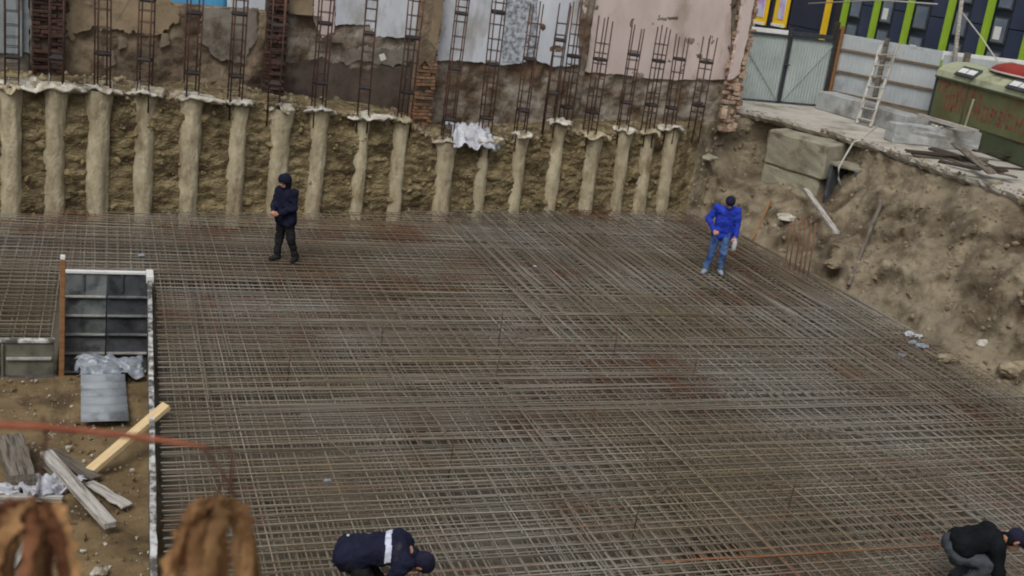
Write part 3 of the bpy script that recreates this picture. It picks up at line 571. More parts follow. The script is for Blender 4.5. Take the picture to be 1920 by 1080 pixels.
# low concrete walls on the pavement
T = thing('low_concrete_wall', 'grey low concrete wall running under the sheet fence', 'wall', (21.72, 31.55, 2.5), math.atan2(-4.1, .35))
for k, (x, l, h) in enumerate(((0, 2.05, .58), (2.06, 2.05, .55))): box('block', (l, .75, h), (x+l/2, .376, h/2), conc, T, bev=.025)
p = [atz(1673, 268, 2.5), atz(1834, 285, 2.5)]; dv = p[1]-p[0]
T = thing('concrete_block', 'big pale grey concrete foundation block in front of the green wagon', 'concrete block', (p[0].x, p[0].y, 2.5), math.atan2(dv.y, dv.x)); 
V = boxme(dv.length, .55, .52, .03); bm = bmesh.new(); bm.from_mesh(V); bmesh.ops.subdivide_edges(bm, edges=bm.edges[:], cuts=5, use_grid_fill=True)
for vtx in bm.verts: vtx.co += Vector(RNG.normal(0, .008, 3))
bm.to_mesh(V); bm.free(); obj('block', V, conc, T, (dv.length/2, .28, .26))
for k in range(9): box('chip', (.09, .07, .05), (dv.length*random.uniform(.45, .97), random.uniform(.05, .4), .545), capM, T, (random.random(), random.random(), random.random()), .015)
# pipe on the block
tag(beam('timber_beam', atz(1722, 216, 3.16), atz(1832, 247, 3.16), .12, .11, woodW, None), 'weathered timber beam lying on the concrete block against the green wagon', 'beam')
# ladder
T = thing('wooden_ladder', 'whitish wooden ladder leaning on the sheet fence', 'ladder')
lb = [atz(1607, 231, 2.52), atz(1632, 238, 2.52)]; lt = [aty(1652, 84, lb[0].y+.55), aty(1683, 84, lb[1].y+.55)]
d0 = lb[0].copy(); T.location = d0
for k in range(2): beam('rail', lb[k]-d0, lt[k]-d0, .09, .06, woodW, T)
for k in range(7): t = .07+k*.135; beam('rung', lb[0].lerp(lt[0], t)-d0+Vector((0, -.03, 0)), lb[1].lerp(lt[1], t)-d0+Vector((0, -.03, 0)), .13, .04, woodW, T)
# pole with stay wire
pt = aty(1815, -100, 28.5); q_ = aty(1790, 110, 28.5); pb = q_+(q_-pt)*((q_.z-2.5)/(pt.z-q_.z)); T = thing('timber_pole', 'tall pale timber pole behind the green wagon carrying a slanting wire', 'pole', pb)
tube('pole_shaft', [(0, 0, 0), (pt-pb)*.5, pt-pb], [.075, .065, .055], woodW, T, 8); box('stub_post', (.16, .16, 2.45), (.2, .12, 1.22), woodG, T)
tube('stay_wire', [aty(1803, 22, 28.5)-pb, aty(1840, 70, 27.6)-pb, aty(1874, 120, 26.2)-pb], .022, cableM, T, 5)

# ================================================================ GREEN WAGON
a = Vector((23.45, 28.2, 2.5)); b = Vector((22.7, 23.5, 2.5)); dirv = (b-a).normalized(); rz = math.atan2(dirv.y, dirv.x)
T = thing('site_wagon', 'dull green site wagon with pale arched roof and faded red lettering', 'wagon', a, rz)   # local x along the side towards the camera's right, local y to the back
LW, WD, ZB, ZE = 7.2, 1.75, .5, 1.72
box('body', (LW, WD, ZE-ZB), (LW/2, WD/2, (ZE+ZB)/2), green, T, bev=.04)
n = 10; ang = np.linspace(0, math.pi, n+1); pr = [(WD/2-(WD/2+.06)*math.cos(t), ZE-.02+.5*math.sin(t)**.8) for t in ang]; V = [(x, y, z) for x in (-.06, LW+.06) for y, z in pr]
obj('roof', mesh_py('roof', V, [(i, i+1, n+2+i, n+1+i) for i in range(n)]+[tuple(range(n+1)), tuple(range(n+1, 2*n+2))[::-1]], False), greenR, T)
box('eave_strip', (LW+.1, .05, .06), (LW/2, -.045, ZE-.02), greenD, T); box('corner_strip', (.06, .05, ZE-ZB), (.01, -.02, (ZE+ZB)/2), steelD, T)
# lower body beyond the notch
box('lower_skirt', (LW-2.3, .9, .62), (2.3+(LW-2.3)/2, .45, .33), greenD, T, bev=.03); box('chassis', (2.3, .3, .16), (1.2, 1.0, .42), steelD, T)
for x in (1.0,):
    wv, wf = tubegeo([(x, .3, .28), (x, .36, .28), (x, .5, .28)], [.2, .28, .28], 16); wl_ = obj('wheel', mesh_py('wheel', wv, wf, True), woodD, T)
box('seam', (.05, .03, ZE-ZB), (1.75, -.012, (ZE+ZB)/2), greenD, T); box('down_pipe', (.05, .05, 1.2), (2.1, -.04, .75), greenR, T, (0, .12, 0))
# roof lights: frame and two panes on the roof slope
def roofpt(x, t):
    q = ang[0]+t*math.pi; return Vector((x, WD/2-(WD/2+.06)*math.cos(q), ZE-.02+.5*math.sin(q)**.8))
for x0 in (1.05, 3.62):
    p0, p1 = roofpt(x0, .10), roofpt(x0, .22); dq = p1-p0; an_ = math.atan2(dq.z, dq.y); ctr = (p0+p1)/2+Vector((.4, -.03*math.sin(an_), .035))
    fr = box('roof_light', (.98, dq.length+.16, .05), ctr, steelD, T, (an_, 0, 0), .02)
    for dx in (-.22, .22): box('pane', (.38, dq.length*.82, .02), (dx, 0, .03), whiteM, fr)
# faded lettering, two lines of worn strokes
S = {'P': [(0, 0, 0, 1), (0, 1, .6, 1), (.6, 1, .6, 0)], 'O': [(0, 0, 0, 1), (0, 1, .6, 1), (.6, 1, .6, 0), (.6, 0, 0, 0)], 'I': [(0, 1, 0, 0), (0, 0, .6, 1), (.6, 1, .6, 0)], 'N': [(0, 0, 0, 1), (.6, 0, .6, 1), (0, .5, .6, .5)],
     'A': [(0, 0, .3, 1), (.3, 1, .6, 0), (.12, .4, .48, .4)], 'E': [(0, 0, 0, 1), (0, 1, .5, 1), (0, .5, .45, .5), (0, 0, .5, 0)], 'C': [(.6, .9, 0, 1), (0, 1, 0, 0), (0, 0, .6, .1)], 'R': [(0, 0, 0, 1), (0, 1, .55, .85), (.55, .85, 0, .5)]}
def line(word, x, z, hgt, gap):
    for ch in word:
        Jn = Join()
        for x0, z0, x1, z1 in S[ch]:
            p = np.array([x+x0*hgt, 0, z+z0*hgt]); q = np.array([x+x1*hgt, 0, z+z1*hgt]); dd_ = (q-p)/np.linalg.norm(q-p); nn = np.array([-dd_[2], 0, dd_[0]])*hgt*.13
            V = [p+nn-dd_*.02, p-nn-dd_*.02, q-nn+dd_*.02, q+nn+dd_*.02]; Jn.add([(u[0], -.006, u[2]) for u in V]+[(u[0], .004, u[2]) for u in V], [(0, 1, 2, 3), (1, 0, 4, 5), (2, 1, 5, 6), (3, 2, 6, 7), (0, 3, 7, 4)])
        Jn.build('letter', redT, T); x += gap
line('PROIPAN', .25, 1.28, .33, .34); line('OIPANORECNA', .72, .86, .36, .40)
# red hull on the roof
hp = aty(1868, 124, 27.2); 
T = thing('red_hull', 'dark red upturned hull lying on the green wagon roof', 'hull', (23.75, 26.3, 4.68), rz)
n1, n2 = 16, 9; V = []
for i in range(n1):
    t = i/(n1-1); wr = .38*min(1, (t*4+.12))**.5; hr = .30*min(1, (t*4+.2))**.5
    for j in range(n2): q = j/(n2-1)*math.pi; V.append((t*3.6, -wr*math.cos(q), hr*math.sin(q)))
obj('hull_shell', mesh_py('hull_shell', V, [(i*n2+j, i*n2+j+1, (i+1)*n2+j+1, (i+1)*n2+j) for i in range(n1-1) for j in range(n2-1)]+[tuple(range(n2))], True), redB, T)
tube('gunwale', [(V[i*n2][0], V[i*n2][1]-.02, .02) for i in range(n1)], .03, plPink, T); tube('keel', [(V[i*n2+4][0], 0, V[i*n2+4][2]+.01) for i in range(n1)], .02, plPink, T)

# ================================================================ NAVY BUILDING
T = thing('navy_building', 'navy clad modern building with lime and yellow vertical fins behind the fence', 'building', (30, 30, 2.45))
box('wall', (8, 32, 9), (4.1, 14, 4.5), navyD, T, bev=0)
def fac(px, py): p = atx(px, py, 30); return p.y-30, p.z-2.45
fins = [(1580, 62), (1637, 68), (1697, 79), (1771, 90), (1842, 100)]; fy_ = [fac(*f)[0] for f in fins]; fy_ = [fy_[0]+.0]+fy_[1:]+[fy_[-1]-2.1, fy_[-1]-4.2]
for y in fy_: box('fin', (.24, .16, 8.6), (-.12, y, 4.4), lime, T)
for k, (px, py) in enumerate(((1548, 60), )): box('fin', (.24, .16, 8.6), (-.12, fac(px, py)[0], 4.4), yellow, T)
for i in range(len(fy_)-1):
    y0, y1 = fy_[i], fy_[i+1]; yc = (y0+y1)/2; wdt = abs(y0-y1)-.26
    for z in (.75, 2.25, 3.75, 5.25, 6.75): box('cladding_panel', (.06, wdt*.52, 1.46), (.05, yc-wdt*.22, z+.2), navy, T, bev=.01)
    for j, z in enumerate((.6, 1.9, 3.1, 4.3, 5.6)):
        wn = box('window', (.08, wdt*.40, .95), (.05, yc+wdt*.28, z), steelD, T, bev=.01); box('pane', (.03, wdt*.33, .82), (-.045, 0, 0), glassG, wn, bev=0)
        if (i+j) % 3 == 0: box('blind', (.015, wdt*.18, .45), (-.066, .05, -.1), whiteM, wn, bev=0)
y0 = fac(1478, 40)[0]; y1 = fac(1543, 60)[0]
for z in (.9, 2.7, 4.5, 6.3): box('cladding_panel', (.06, abs(y0-y1)-.1, 1.76), (.05, (y0+y1)/2, z), navyD, T, bev=.01)
for (pa, pb_, pyb) in ((1410, 1433, 42), (1452, 1470, 48)):
    ya, z0 = fac(pa, pyb); yb, _ = fac(pb_, pyb); wn = box('window', (.1, abs(ya-yb)+.3, 4.2), (-.02, (ya+yb)/2, z0+2.1), yellow, T, bev=.01)
    box('pane', (.04, abs(ya-yb)*.62, 3.7), (-.06, -abs(ya-yb)*.12, .1), glassL, wn, bev=0); box('sill', (.14, abs(ya-yb)+.2, .12), (-.06, 0, -2.05), whiteM, wn, bev=0)
tube('cable', [(-.8, fac(1545, 10)[0], fac(1545, 10)[1]), (-.8, fac(1680, 4)[0], fac(1680, 4)[1]), (-.8, fac(1790, 12)[0], fac(1790, 12)[1])], .03, cableM, T)

# ================================================================ RIGHT BANK: block, hole, planks, stakes
def onbank(px, py): return bank_hit(px, py)
tl, tr = atz(1449, 240, 2.26), atz(1560, 270, 2.26); dv = (tr-tl); dv.z = 0; rz = math.atan2(dv.y, dv.x); LB = dv.length
T = thing('concrete_footing', 'old stained concrete footing exposed below the pavement edge', 'footing', tl+Vector((0, 0, -2.2)), rz)
def rough_block(name, size, loc, m, parent, rot=(0, 0, 0), j=.015, bev=.05):
    me = boxme(*size, bev); bm = bmesh.new(); bm.from_mesh(me); bmesh.ops.subdivide_edges(bm, edges=bm.edges[:], cuts=4, use_grid_fill=True)
    P = np.array([v.co for v in bm.verts]); n = np.stack([fbm(P*3+k*11, 3) for k in range(3)], 1)*j*2
    for v, k in zip(bm.verts, n): v.co += Vector(k)
    bm.to_mesh(me); bm.free(); return obj(name, me, m, parent, loc, rot)
rough_block('upper_block', (LB, 1.2, 1.0), (LB/2, .45, 1.70), concY, T, (.06, 0, 0)); rough_block('lower_block', (LB*.96, 1.2, 1.25), (LB*.46, .53, .55), concY, T)
T2 = thing('culvert', 'dark open concrete culvert mouth right of the old footing', 'culvert', tl+dv*1.12+Vector((.05, .0, -1.65)), rz)
for nm, sz, lc in (('side_slab', (.10, 1.1, 1.15), (-.04, .35, .55)), ('side_slab', (.10, 1.1, 1.15), (.78, .35, .55)), ('top_slab', (.95, 1.1, .1), (.37, .35, 1.16)), ('back_slab', (.95, .08, 1.2), (.37, .9, .55))): rough_block(nm, sz, lc, concY if nm == 'top_slab' else formD, T2, j=.008, bev=.02)
ch = [atz(1668, 220, 2.53), atz(1640, 240, 2.52), atz(1612, 263, 2.5)]; q0 = ch[-1]
ch += [q0+Vector((-.22, -.05, -.05))]+[aty(px, py, q0.y-.25) for px, py in ((1585, 292), (1573, 315), (1572, 335), (1578, 352))]
tag(tube('hose', ch, .028, cableM), 'pale hose hanging over the pavement edge beside the dark culvert', 'hose')
def along(p, q, wd, th, m, name, lab, cat, lift=.06, roll=0, rough=.0):
    a, b = onbank(*p), onbank(*q); up = Vector((-.45, -.2, .6))*lift; return tag(beam(name, a+up, b+up, wd, th, m, None, roll, rough=rough), lab, cat)
along((1512, 372), (1580, 458), .15, .07, woodW, 'timber_plank', 'pale squared timber plank lying askew on the earth bank', 'plank', .5)
along((1444, 380), (1413, 450), .05, .04, woodO, 'thin_stake', 'thin light brown stake leaning on the bank behind the blue jacketed person', 'stake', .2)
along((1655, 378), (1588, 545), .09, .08, woodG, 'timber_post', 'long dark grey post lying down the earth bank to the mat edge', 'post', .2, rough=.02)
ST = [f'{o_} of six rusty upright bars at the bank foot' for o_ in ('second from left', 'third from left', 'fourth from left', 'fifth from left', 'rightmost', 'leftmost')]
for k, (px, py, tx, ty) in enumerate(((1482, 500, 1492, 408), (1492, 508, 1503, 400), (1500, 512, 1512, 412), (1508, 515, 1522, 405), (1516, 518, 1530, 418), (1475, 490, 1482, 420))):
    a = atz(px, py, .0); bq = aty(tx, ty, a.y+.12); tag(tube('rebar_stake', [a+Vector((0, 0, -.5)), a.lerp(bq, .5), bq], .016, mat('stake_rust', L(112, 78, 58), L(134, 98, 74), bump=0, rnd=.1) if k == 0 else bpy.data.materials['stake_rust'], None, 5), ST[k], 'rebar', 'upright rusty bars at the bank foot')
def lump(name, p, size, m, parent=None, seed=0, sub=3, flat=1.):
    bm = bmesh.new(); bmesh.ops.create_icosphere(bm, subdivisions=sub, radius=1); P = np.array([v.co for v in bm.verts]); n = fbm(P*1.1+seed*3.7, 3)
    pl_ = m in (plasW, plast, plPink); n = n+(.9*fbm(P*2.6+seed, 3) if pl_ else 0)
    for v, k in zip(bm.verts, n): v.co = Vector((v.co.x*size[0], v.co.y*size[1], v.co.z*size[2]))*max(.25, 1+.42*k)
    me = bpy.data.meshes.new(name); bm.to_mesh(me); bm.free(); None
    return obj(name, me, m, parent, p)
for k, (px, py, s_, m_, lab) in enumerate(((1470, 412, .30, capM, 'pale broken slab chunk resting on the bank above the upright bars'), (1450, 422, .10, capM, 'small white stone left of the pale slab chunk'), (1462, 418, .13, capM, 'whitish stone below the pale slab chunk'),
        (1330, 300, .32, concY, 'flat pale stone high in the dark corner of the pit'), (1905, 690, .42, rock, 'big pale clod of earth at the right edge above the mat'), (1560, 500, .22, rock, 'rough stone at the bank foot right of the upright bars'), (1842, 640, .12, capM, 'little white stone on the lower right bank'))):
    p = onbank(px, py); tag(lump('stone', p+Vector((-.03, -.03, .04)), (s_, s_*.7, s_*(.35 if s_ > .2 else .7)), m_, None, k), lab, 'stone', 'loose stones on the earth bank')
for k, (px, py, s_, m_, lab) in enumerate(((1705, 628, .13, plasW, 'white plastic scrap at the mat edge, topmost of the litter'), (1722, 632, .10, plasW, 'small white plastic scrap right of the topmost litter'), (1690, 668, .09, plasW, 'white scrap on the outer mat bars, lowest left of the litter'), (1728, 652, .15, plast, 'grey crumpled film in the middle of the litter'),
        (1712, 645, .12, plast, 'grey plastic scrap between the white litter pieces'), (1778, 678, .26, rock, 'pinkish crumpled rubble bag beside the bank foot'), (265, 480, .07, plast, 'white scrap on the bars behind the sunken formwork'), (1003, 500, .05, plasW, 'tiny white scrap on the mat left of the blue jacketed person'), (614, 902, .05, plast, 'white scrap on the bars above the bent worker'))):
    s_ *= .8; p = atz(px, py, .02); tag(lump('plastic_scrap' if k != 5 else 'rubble_bag', p+Vector((0, 0, s_*.3)), (s_, s_*.75, s_*.4), m_, None, k+20), lab, 'litter', 'litter along the mat')
# clods and stones scattered (uncountable)
ico = bmesh.new(); bmesh.ops.create_icosphere(ico, subdivisions=1, radius=1); IV = np.array([v.co for v in ico.verts]); IF = [tuple(v.index for v in f.verts) for f in ico.faces]; ico.free()
def scatter(name, pts, smin, smax, m):
    Vs, Fs = [], []; IFa = np.array(IF)
    for i, p in enumerate(pts):
        s_ = smin*(smax/smin)**(random.random()**2); V = IV*(1+.3*RNG.normal(size=(len(IV), 1)))*s_*RNG.uniform(.6, 1.2, 3); Vs.append(V+np.asarray(p)); Fs.append(IFa+i*len(IV))
    return stuff(obj(name, mesh_np(name, np.concatenate(Vs), np.concatenate(Fs), False), m))
B2 = BANKP[BR > .6][:, 6:NV-2]; idx = RNG.integers(0, B2.shape[0]*B2.shape[1], 3200); scatter('clods', B2.reshape(-1, 3)[idx], .010, .085, clodM)
idx = RNG.integers(0, len(E3), 420); scatter('edge_crumbs', np.stack([E3[idx, 0]+RNG.normal(.1, .22, 420), E3[idx, 1], np.full(420, 2.50)], 1), .015, .07, clodM)
Bb = BANKP[(BR < .2) & (BANKP[:, 0, 0] > -4)]; q = Bb[:, NV-3:NV+8].reshape(-1, 3); scatter('rubble', q[RNG.integers(0, len(q), 1500)], .02, .10, rock)
q = BANKP[(BR < .2) & (BANKP[:, 0, 0] > -4)][:, 4:NV-2].reshape(-1, 3); scatter('clods_back', q[RNG.integers(0, len(q), 1600)], .015, .09, mat('clod_back', L(104, 89, 62), L(146, 130, 96), scale=4, coords='World', bump=.6, bscale=16))
scatter('pebbles', [(x, y, FLOOR+.005) for x, y in zip(RNG.uniform(-2.2, .62, 900), RNG.uniform(9.5, 16.9, 900))], .006, .03, capM)
scatter('clods_floor', [(x, y, FLOOR) for x, y in zip(RNG.uniform(-2.2, .62, 500), RNG.uniform(9.5, 16.9, 500))], .012, .05, soilF)
# white sheeting on the step of the back face
def crumple(name, ctr, sx, sy, m, lab, cat, amp=.12, drape=0., rz=0, seed=0, n=26):
    u = np.linspace(-1, 1, n); A, Bv = np.meshgrid(u, u, indexing='ij'); P0 = np.stack([A.ravel()*2.2, Bv.ravel()*2.2, 0*A.ravel()+seed], 1); f1 = .8*fbm(P0*.7, 3, g=.4)+.9*(1-2*np.abs(pn(P0*.8+4)))+.3*(1-2*np.abs(pn(P0*2+9))); 
    V = np.stack([A.ravel()*sx*(1+.15*pn(P0+3)), Bv.ravel()*sy*(1+.2*pn(P0+8)), f1*amp-drape*np.maximum(0, -Bv.ravel())**2], 1)
    o = obj(name, mesh_np(name, V, gridF(n, n)), m, None, ctr, (0, 0, rz)); md = o.modifiers.new('thickness', 'SOLIDIFY'); md.thickness = .006; return tag(o, lab, cat)
p = W(878, 246, .1); crumple('plastic_sheet', p+Vector((0, -.05, .0)), .55, .42, plasW, 'torn white plastic sheeting heaped on the pile tops right of the brick pier', 'plastic sheet', .15, .35, RZ, 2, 40)
p = W(928, 272, -.12); tag(lump('plastic_scrap', p, (.12, .08, .14), plasW, None, 61), 'white rag dangling below the torn sheeting', 'litter')

# dark plank pile in front of the wagon
PL = ['grey plank lying flat along the foot of the big concrete block', 'long dark plank slanting down through the middle of the plank heap', 'leftmost dark plank of the heap, by the left foot of the concrete block', 'grey brown plank reaching to the lower right of the plank heap', 'short dark plank at the back of the heap beside the block end',
      'short dark plank at the front edge of the plank heap', 'steeply slanted grey plank crossing on top of the plank heap', 'dark plank at the right end of the heap, cut by the photo edge']
for k, (x0, y0, x1, y1) in enumerate(((1712, 290, 1850, 300), (1745, 278, 1885, 322), (1700, 283, 1795, 292), (1780, 300, 1905, 332), (1825, 282, 1900, 292), (1760, 302, 1840, 318), (1790, 268, 1860, 325), (1850, 312, 1920, 318))):
    z = 2.56+.035*k; a, b = atz(x0, y0, z), atz(x1, y1, z); tag(beam('old_plank', a, b, .2, .05, woodD if k % 3 else woodG, None, random.uniform(-.3, .3), rough=.02), PL[k], 'plank', 'heap of dark planks before the wagon')

# ================================================================ LEFT: formwork, sump, timber
T = thing('formwork_panel', 'tall dark ribbed formwork standing at the back of the sunken pit', 'formwork', (SX0, 20.38, -2.3))
WP = SX1-SX0; rows_z = [0, .36, .72, 1.08, 1.44, 1.80, 2.3]
for k in range(6):
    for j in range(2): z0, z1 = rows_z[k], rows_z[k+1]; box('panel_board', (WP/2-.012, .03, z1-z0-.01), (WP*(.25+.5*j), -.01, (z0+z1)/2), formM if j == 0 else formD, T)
for k in range(1, 6):
    for j in range(2): box('rib', (WP/2-.03, .07, .032), (WP*(.25+.5*j), -.055, rows_z[k]+.06), ribM if (j == 0 or k < 3) else formM, T)
box('top_edge', (WP, .09, .05), (WP/2, -.01, 2.31), whiteM, T); 
for x in (.33, .98): box('stud', (.04, .05, .34), (x, -.04, 2.12), formD, T)
T = thing('side_formwork', 'long low formwork wall with flaking white top edge dividing soil from the rebar mat', 'formwork', (wallx(10), 10, FLOOR))
yy = 8.2; seg = [1.5, 1.9, 2.2, 1.7, 2.4, 2.3, 1.0]
for k, l in enumerate(seg):
    y1 = min(yy+l, 20.3); a = Vector((wallx(yy), yy, 0)); b = Vector((wallx(y1), y1, 0)); o0 = Vector(T.location)
    beam('board', a-o0+Vector((0, .005, FLOOR/2-.04)), b-o0+Vector((0, -.005, FLOOR/2-.04)), .05, abs(FLOOR)-.02, formG, T, 0)
    beam('top_rail', a-o0+Vector((0, .005, .012)), b-o0+Vector((0, -.005, .012)), .07, .07, paintE, T, 0, rough=.01); yy = y1
    if yy >= 20.3: break
pc = Vector((.9, 19.95, 0)); box('white_cap', (.12, .42, .13), Vector((wallx(20.05), 20.05, .05))-Vector(T.location), whiteM, T)
T = thing('left_formwork', 'low olive formwork panels with pale top rail at the left edge', 'formwork', (-4.2, 17.0, FLOOR-.05))
for k in range(5): box('panel_board', (.72, .03, .56), (3.62-.735*k-.36, 0, .28), formG, T); box('batten', (.03, .05, .54), (3.62-.735*k-.70, -.04, .28), formG, T)
box('top_rail', (3.7, .09, .05), (1.78, 0, .59), paintE, T); box('stub_rail', (.62, .05, .04), (3.28, -.04, .32), ribM, T); box('sole_rail', (3.7, .06, .05), (1.78, -.04, .02), formD, T)
T = thing('timber_stake', 'upright brown timber post beside the dark formwork', 'post', (-.47, 16.98, FLOOR-.1))
box('post_shaft', (.075, .07, 1.92), (0, 0, .96), woodO, T); box('post_tip', (.07, .065, .06), (0, 0, 1.95), whiteM, T)
# corrugated sheet and film
nx, ny = 2, 60; yv = np.linspace(0, 1.85, ny); zv = .03*np.cos(yv*2*math.pi/.26)+np.where(yv > 1.6, (yv-1.6)*.3, 0); V = [(x, y, z) for x in (0, .62) for y, z in zip(yv, zv)]
o = obj('corrugated_sheet', mesh_py('corrugated_sheet', V, [(i, ny+i, ny+i+1, i+1) for i in range(ny-1)], True), tin, None, (-.165, 15.03, FLOOR+.10), (.02, 0, .02)); o.modifiers.new('thickness', 'SOLIDIFY').thickness = .006
tag(o, 'grey corrugated metal sheet lying on the soil before the dark formwork', 'metal sheet')
crumple('plastic_film', Vector((.22, 16.90, FLOOR+.16)), .47, .24, plast, 'crumpled translucent grey film over the far end of the corrugated sheet', 'plastic film', .09, .1, 0, 5, 40)
a = atz(168, 884, FLOOR+.05); b = atz(313, 760, .14); tag(beam('timber_board', a, b, .15, .07, wood, None), 'fresh yellow timber leaning across the flaking formwork edge', 'board')
for (p, q, wd, th, m_, nm, lab, zl, rg) in (((86, 850), (207, 985), .15, .08, woodW, 'white_plank', 'long whitish squared plank on the soil, lying over other planks', .16, .0), ((92, 842), (180, 897), .17, .03, woodG, 'split_plank', 'grey splintered board under the whitish plank, upper one', .08, .03), ((165, 905), (240, 948), .15, .03, woodW, 'split_plank', 'pale splintered board end sticking out right of the whitish plank', .05, .03),
        ((78, 868), (130, 912), .13, .03, woodG, 'split_plank', 'short grey board left under the whitish plank', .05, .02), ((18, 828), (42, 905), .30, .22, woodG, 'old_sleeper', 'thick mossy grey timber block at the left edge', .15, .03), ((-10, 930), (118, 936), .1, .06, woodW, 'white_plank', 'thin pale batten lying flat at the left edge behind the dry leaves', .06, .0), ((55, 1010), (22, 1065), .09, .03, woodW, 'split_plank', 'pale lath seen between the left dry leaves, upper', .03, 0), ((60, 1050), (85, 1090), .09, .03, woodW, 'split_plank', 'pale lath seen between the left dry leaves, lower', .03, 0)):
    tag(beam(nm, atz(*p, FLOOR+zl), atz(*q, FLOOR+zl), wd, th, m_, None, 0, rough=rg), lab, 'plank')
crumple('white_rag', atz(95, 915, FLOOR+.05), .34, .22, plasW, 'crumpled white cement sack beside the mossy timber block', 'sack', .10, .0, .5, 9, 36)
tag(lump('stone', atz(187, 1072, FLOOR+.04), (.09, .07, .06), capM, None, 71), 'flat pale stone on the soil by the bottom edge', 'stone')
tag(lump('stone', atz(10, 925, FLOOR+.06), (.2, .12, .1), plasW, None, 72), 'white lump at the left edge under the mossy block', 'stone')

# ================================================================ DRY BRANCH in front of the camera
def near(px, py, d): r_ = ray(px, py); return Vector(CAM+r_/np.linalg.norm(r_)*d)
root = near(-330, 1500, 1.55); root.z = 5.0
T = thing('dry_branch', 'reddish twig with hanging dried brown leaves close to the camera', 'dry branch', root)
tube('stem', [Vector((0, 0, -.05)), near(-300, 1150, 1.55)-root, near(-240, 880, 1.55)-root, near(-120, 805, 1.55)-root], [.012, .010, .008, .007], twigD, T)
tube('twig', [near(*p)-root for p in ((-120, 805, 1.55), (0, 797, 1.5), (80, 800, 1.5), (200, 812, 1.5), (300, 825, 1.5), (385, 838, 1.5))], [.0055, .005, .0047, .0043, .004, .003], twigR, T, 8)
tw = [[(380, 838, 1.5), (405, 870, 1.5), (425, 900, 1.5), (440, 930, 1.5)], [(425, 838, 1.5), (438, 850, 1.5), (437, 880, 1.5), (432, 925, 1.5)], [(385, 838, 1.5), (405, 842, 1.5), (425, 838, 1.5)], [(80, 780, 1.5), (86, 820, 1.5), (78, 870, 1.5), (72, 935, 1.5)], [(415, 900, 1.5), (412, 915, 1.5), (405, 935, 1.5)]]
for q in tw: tube('twiglet', [near(*p)-root for p in q], .0022, twigD, T, 6)
def leaf(px, py, d, ex, ey, wpx, m_, curl, seed):
    nl, nw = 36, 11; hw = wpx/F*d/2; t_ = np.linspace(0, 1, nl); kx = px+(ex-px)*.80; ky = py+14
    cx_ = (1-t_)**2*px+2*t_*(1-t_)*kx+t_**2*ex; cy_ = (1-t_)**2*py+2*t_*(1-t_)*ky+t_**2*ey; wob = 6*pn(np.stack([t_*4, 0*t_+seed*5.1, 0*t_], 1)); cx_ = cx_+wob
    ctr = [near(a_, b_, d+.03*t) for a_, b_, t in zip(cx_, cy_, t_)]; V = []
    for i in range(nl):
        t = t_[i]; ax = (ctr[min(i+1, nl-1)]-ctr[max(i-1, 0)]).normalized(); sd = ax.cross(Vector(FW)).normalized(); nm = sd.cross(ax); ww = hw*(.12+min(1, t*3.2)**.8*(1-.35*t)); tw_ = .9*math.sin(t*3+seed*2.3)
        sd, nm = sd*math.cos(tw_)+nm*math.sin(tw_), nm*math.cos(tw_)-sd*math.sin(tw_)
        for j in range(nw):
            s_ = (j/(nw-1)-.5)*2; f = float(fbm([[t*6+seed*7, s_*1.2, seed]], 3)[0]); f2 = float(fbm([[t*18+seed*3, s_*3, seed*2]], 2)[0]); an = s_*curl
            V.append(ctr[i]+sd*(math.sin(an)/max(curl, .5)*ww*(1+.25*f+.35*f2*abs(s_)))+nm*((1-math.cos(an))*ww*.8+f*ww*.45+f2*ww*.25)-root)
    return obj('leaf', mesh_py('leaf', V, [(i*nw+j, i*nw+j+1, (i+1)*nw+j+1, (i+1)*nw+j) for i in range(nl-1) for j in range(nw-1)], True), m_, T)
rl = random.Random(5)
for (cx0, cy0, d_, fan) in ((420, 932, 1.50, [(296, 1210, 66), (322, 1120, 50), (338, 1220, 60), (372, 1230, 56), (392, 1150, 44), (408, 1230, 50), (470, 1180, 44), (492, 1220, 42), (440, 1120, 34), (352, 1060, 44)]),
                           (74, 934, 1.49, [(-75, 1190, 70), (-35, 1230, 56), (8, 1140, 44), (30, 1220, 46), (66, 1230, 44), (122, 1140, 44), (148, 1220, 44), (100, 1230, 38), (5, 1060, 50)])):
    for k, (ex, ey, wp) in enumerate(fan):
        leaf(cx0+(ex-cx0)*.22+rl.uniform(-6, 6), cy0+abs(ex-cx0)*.10+rl.uniform(-4, 6), d_+rl.uniform(-.05, .05), ex, ey, wp*.95, leafB if rl.random() < (.12 if cx0 > 200 else .5) else leafA, rl.uniform(.8, 1.8), k+cx0*.01)

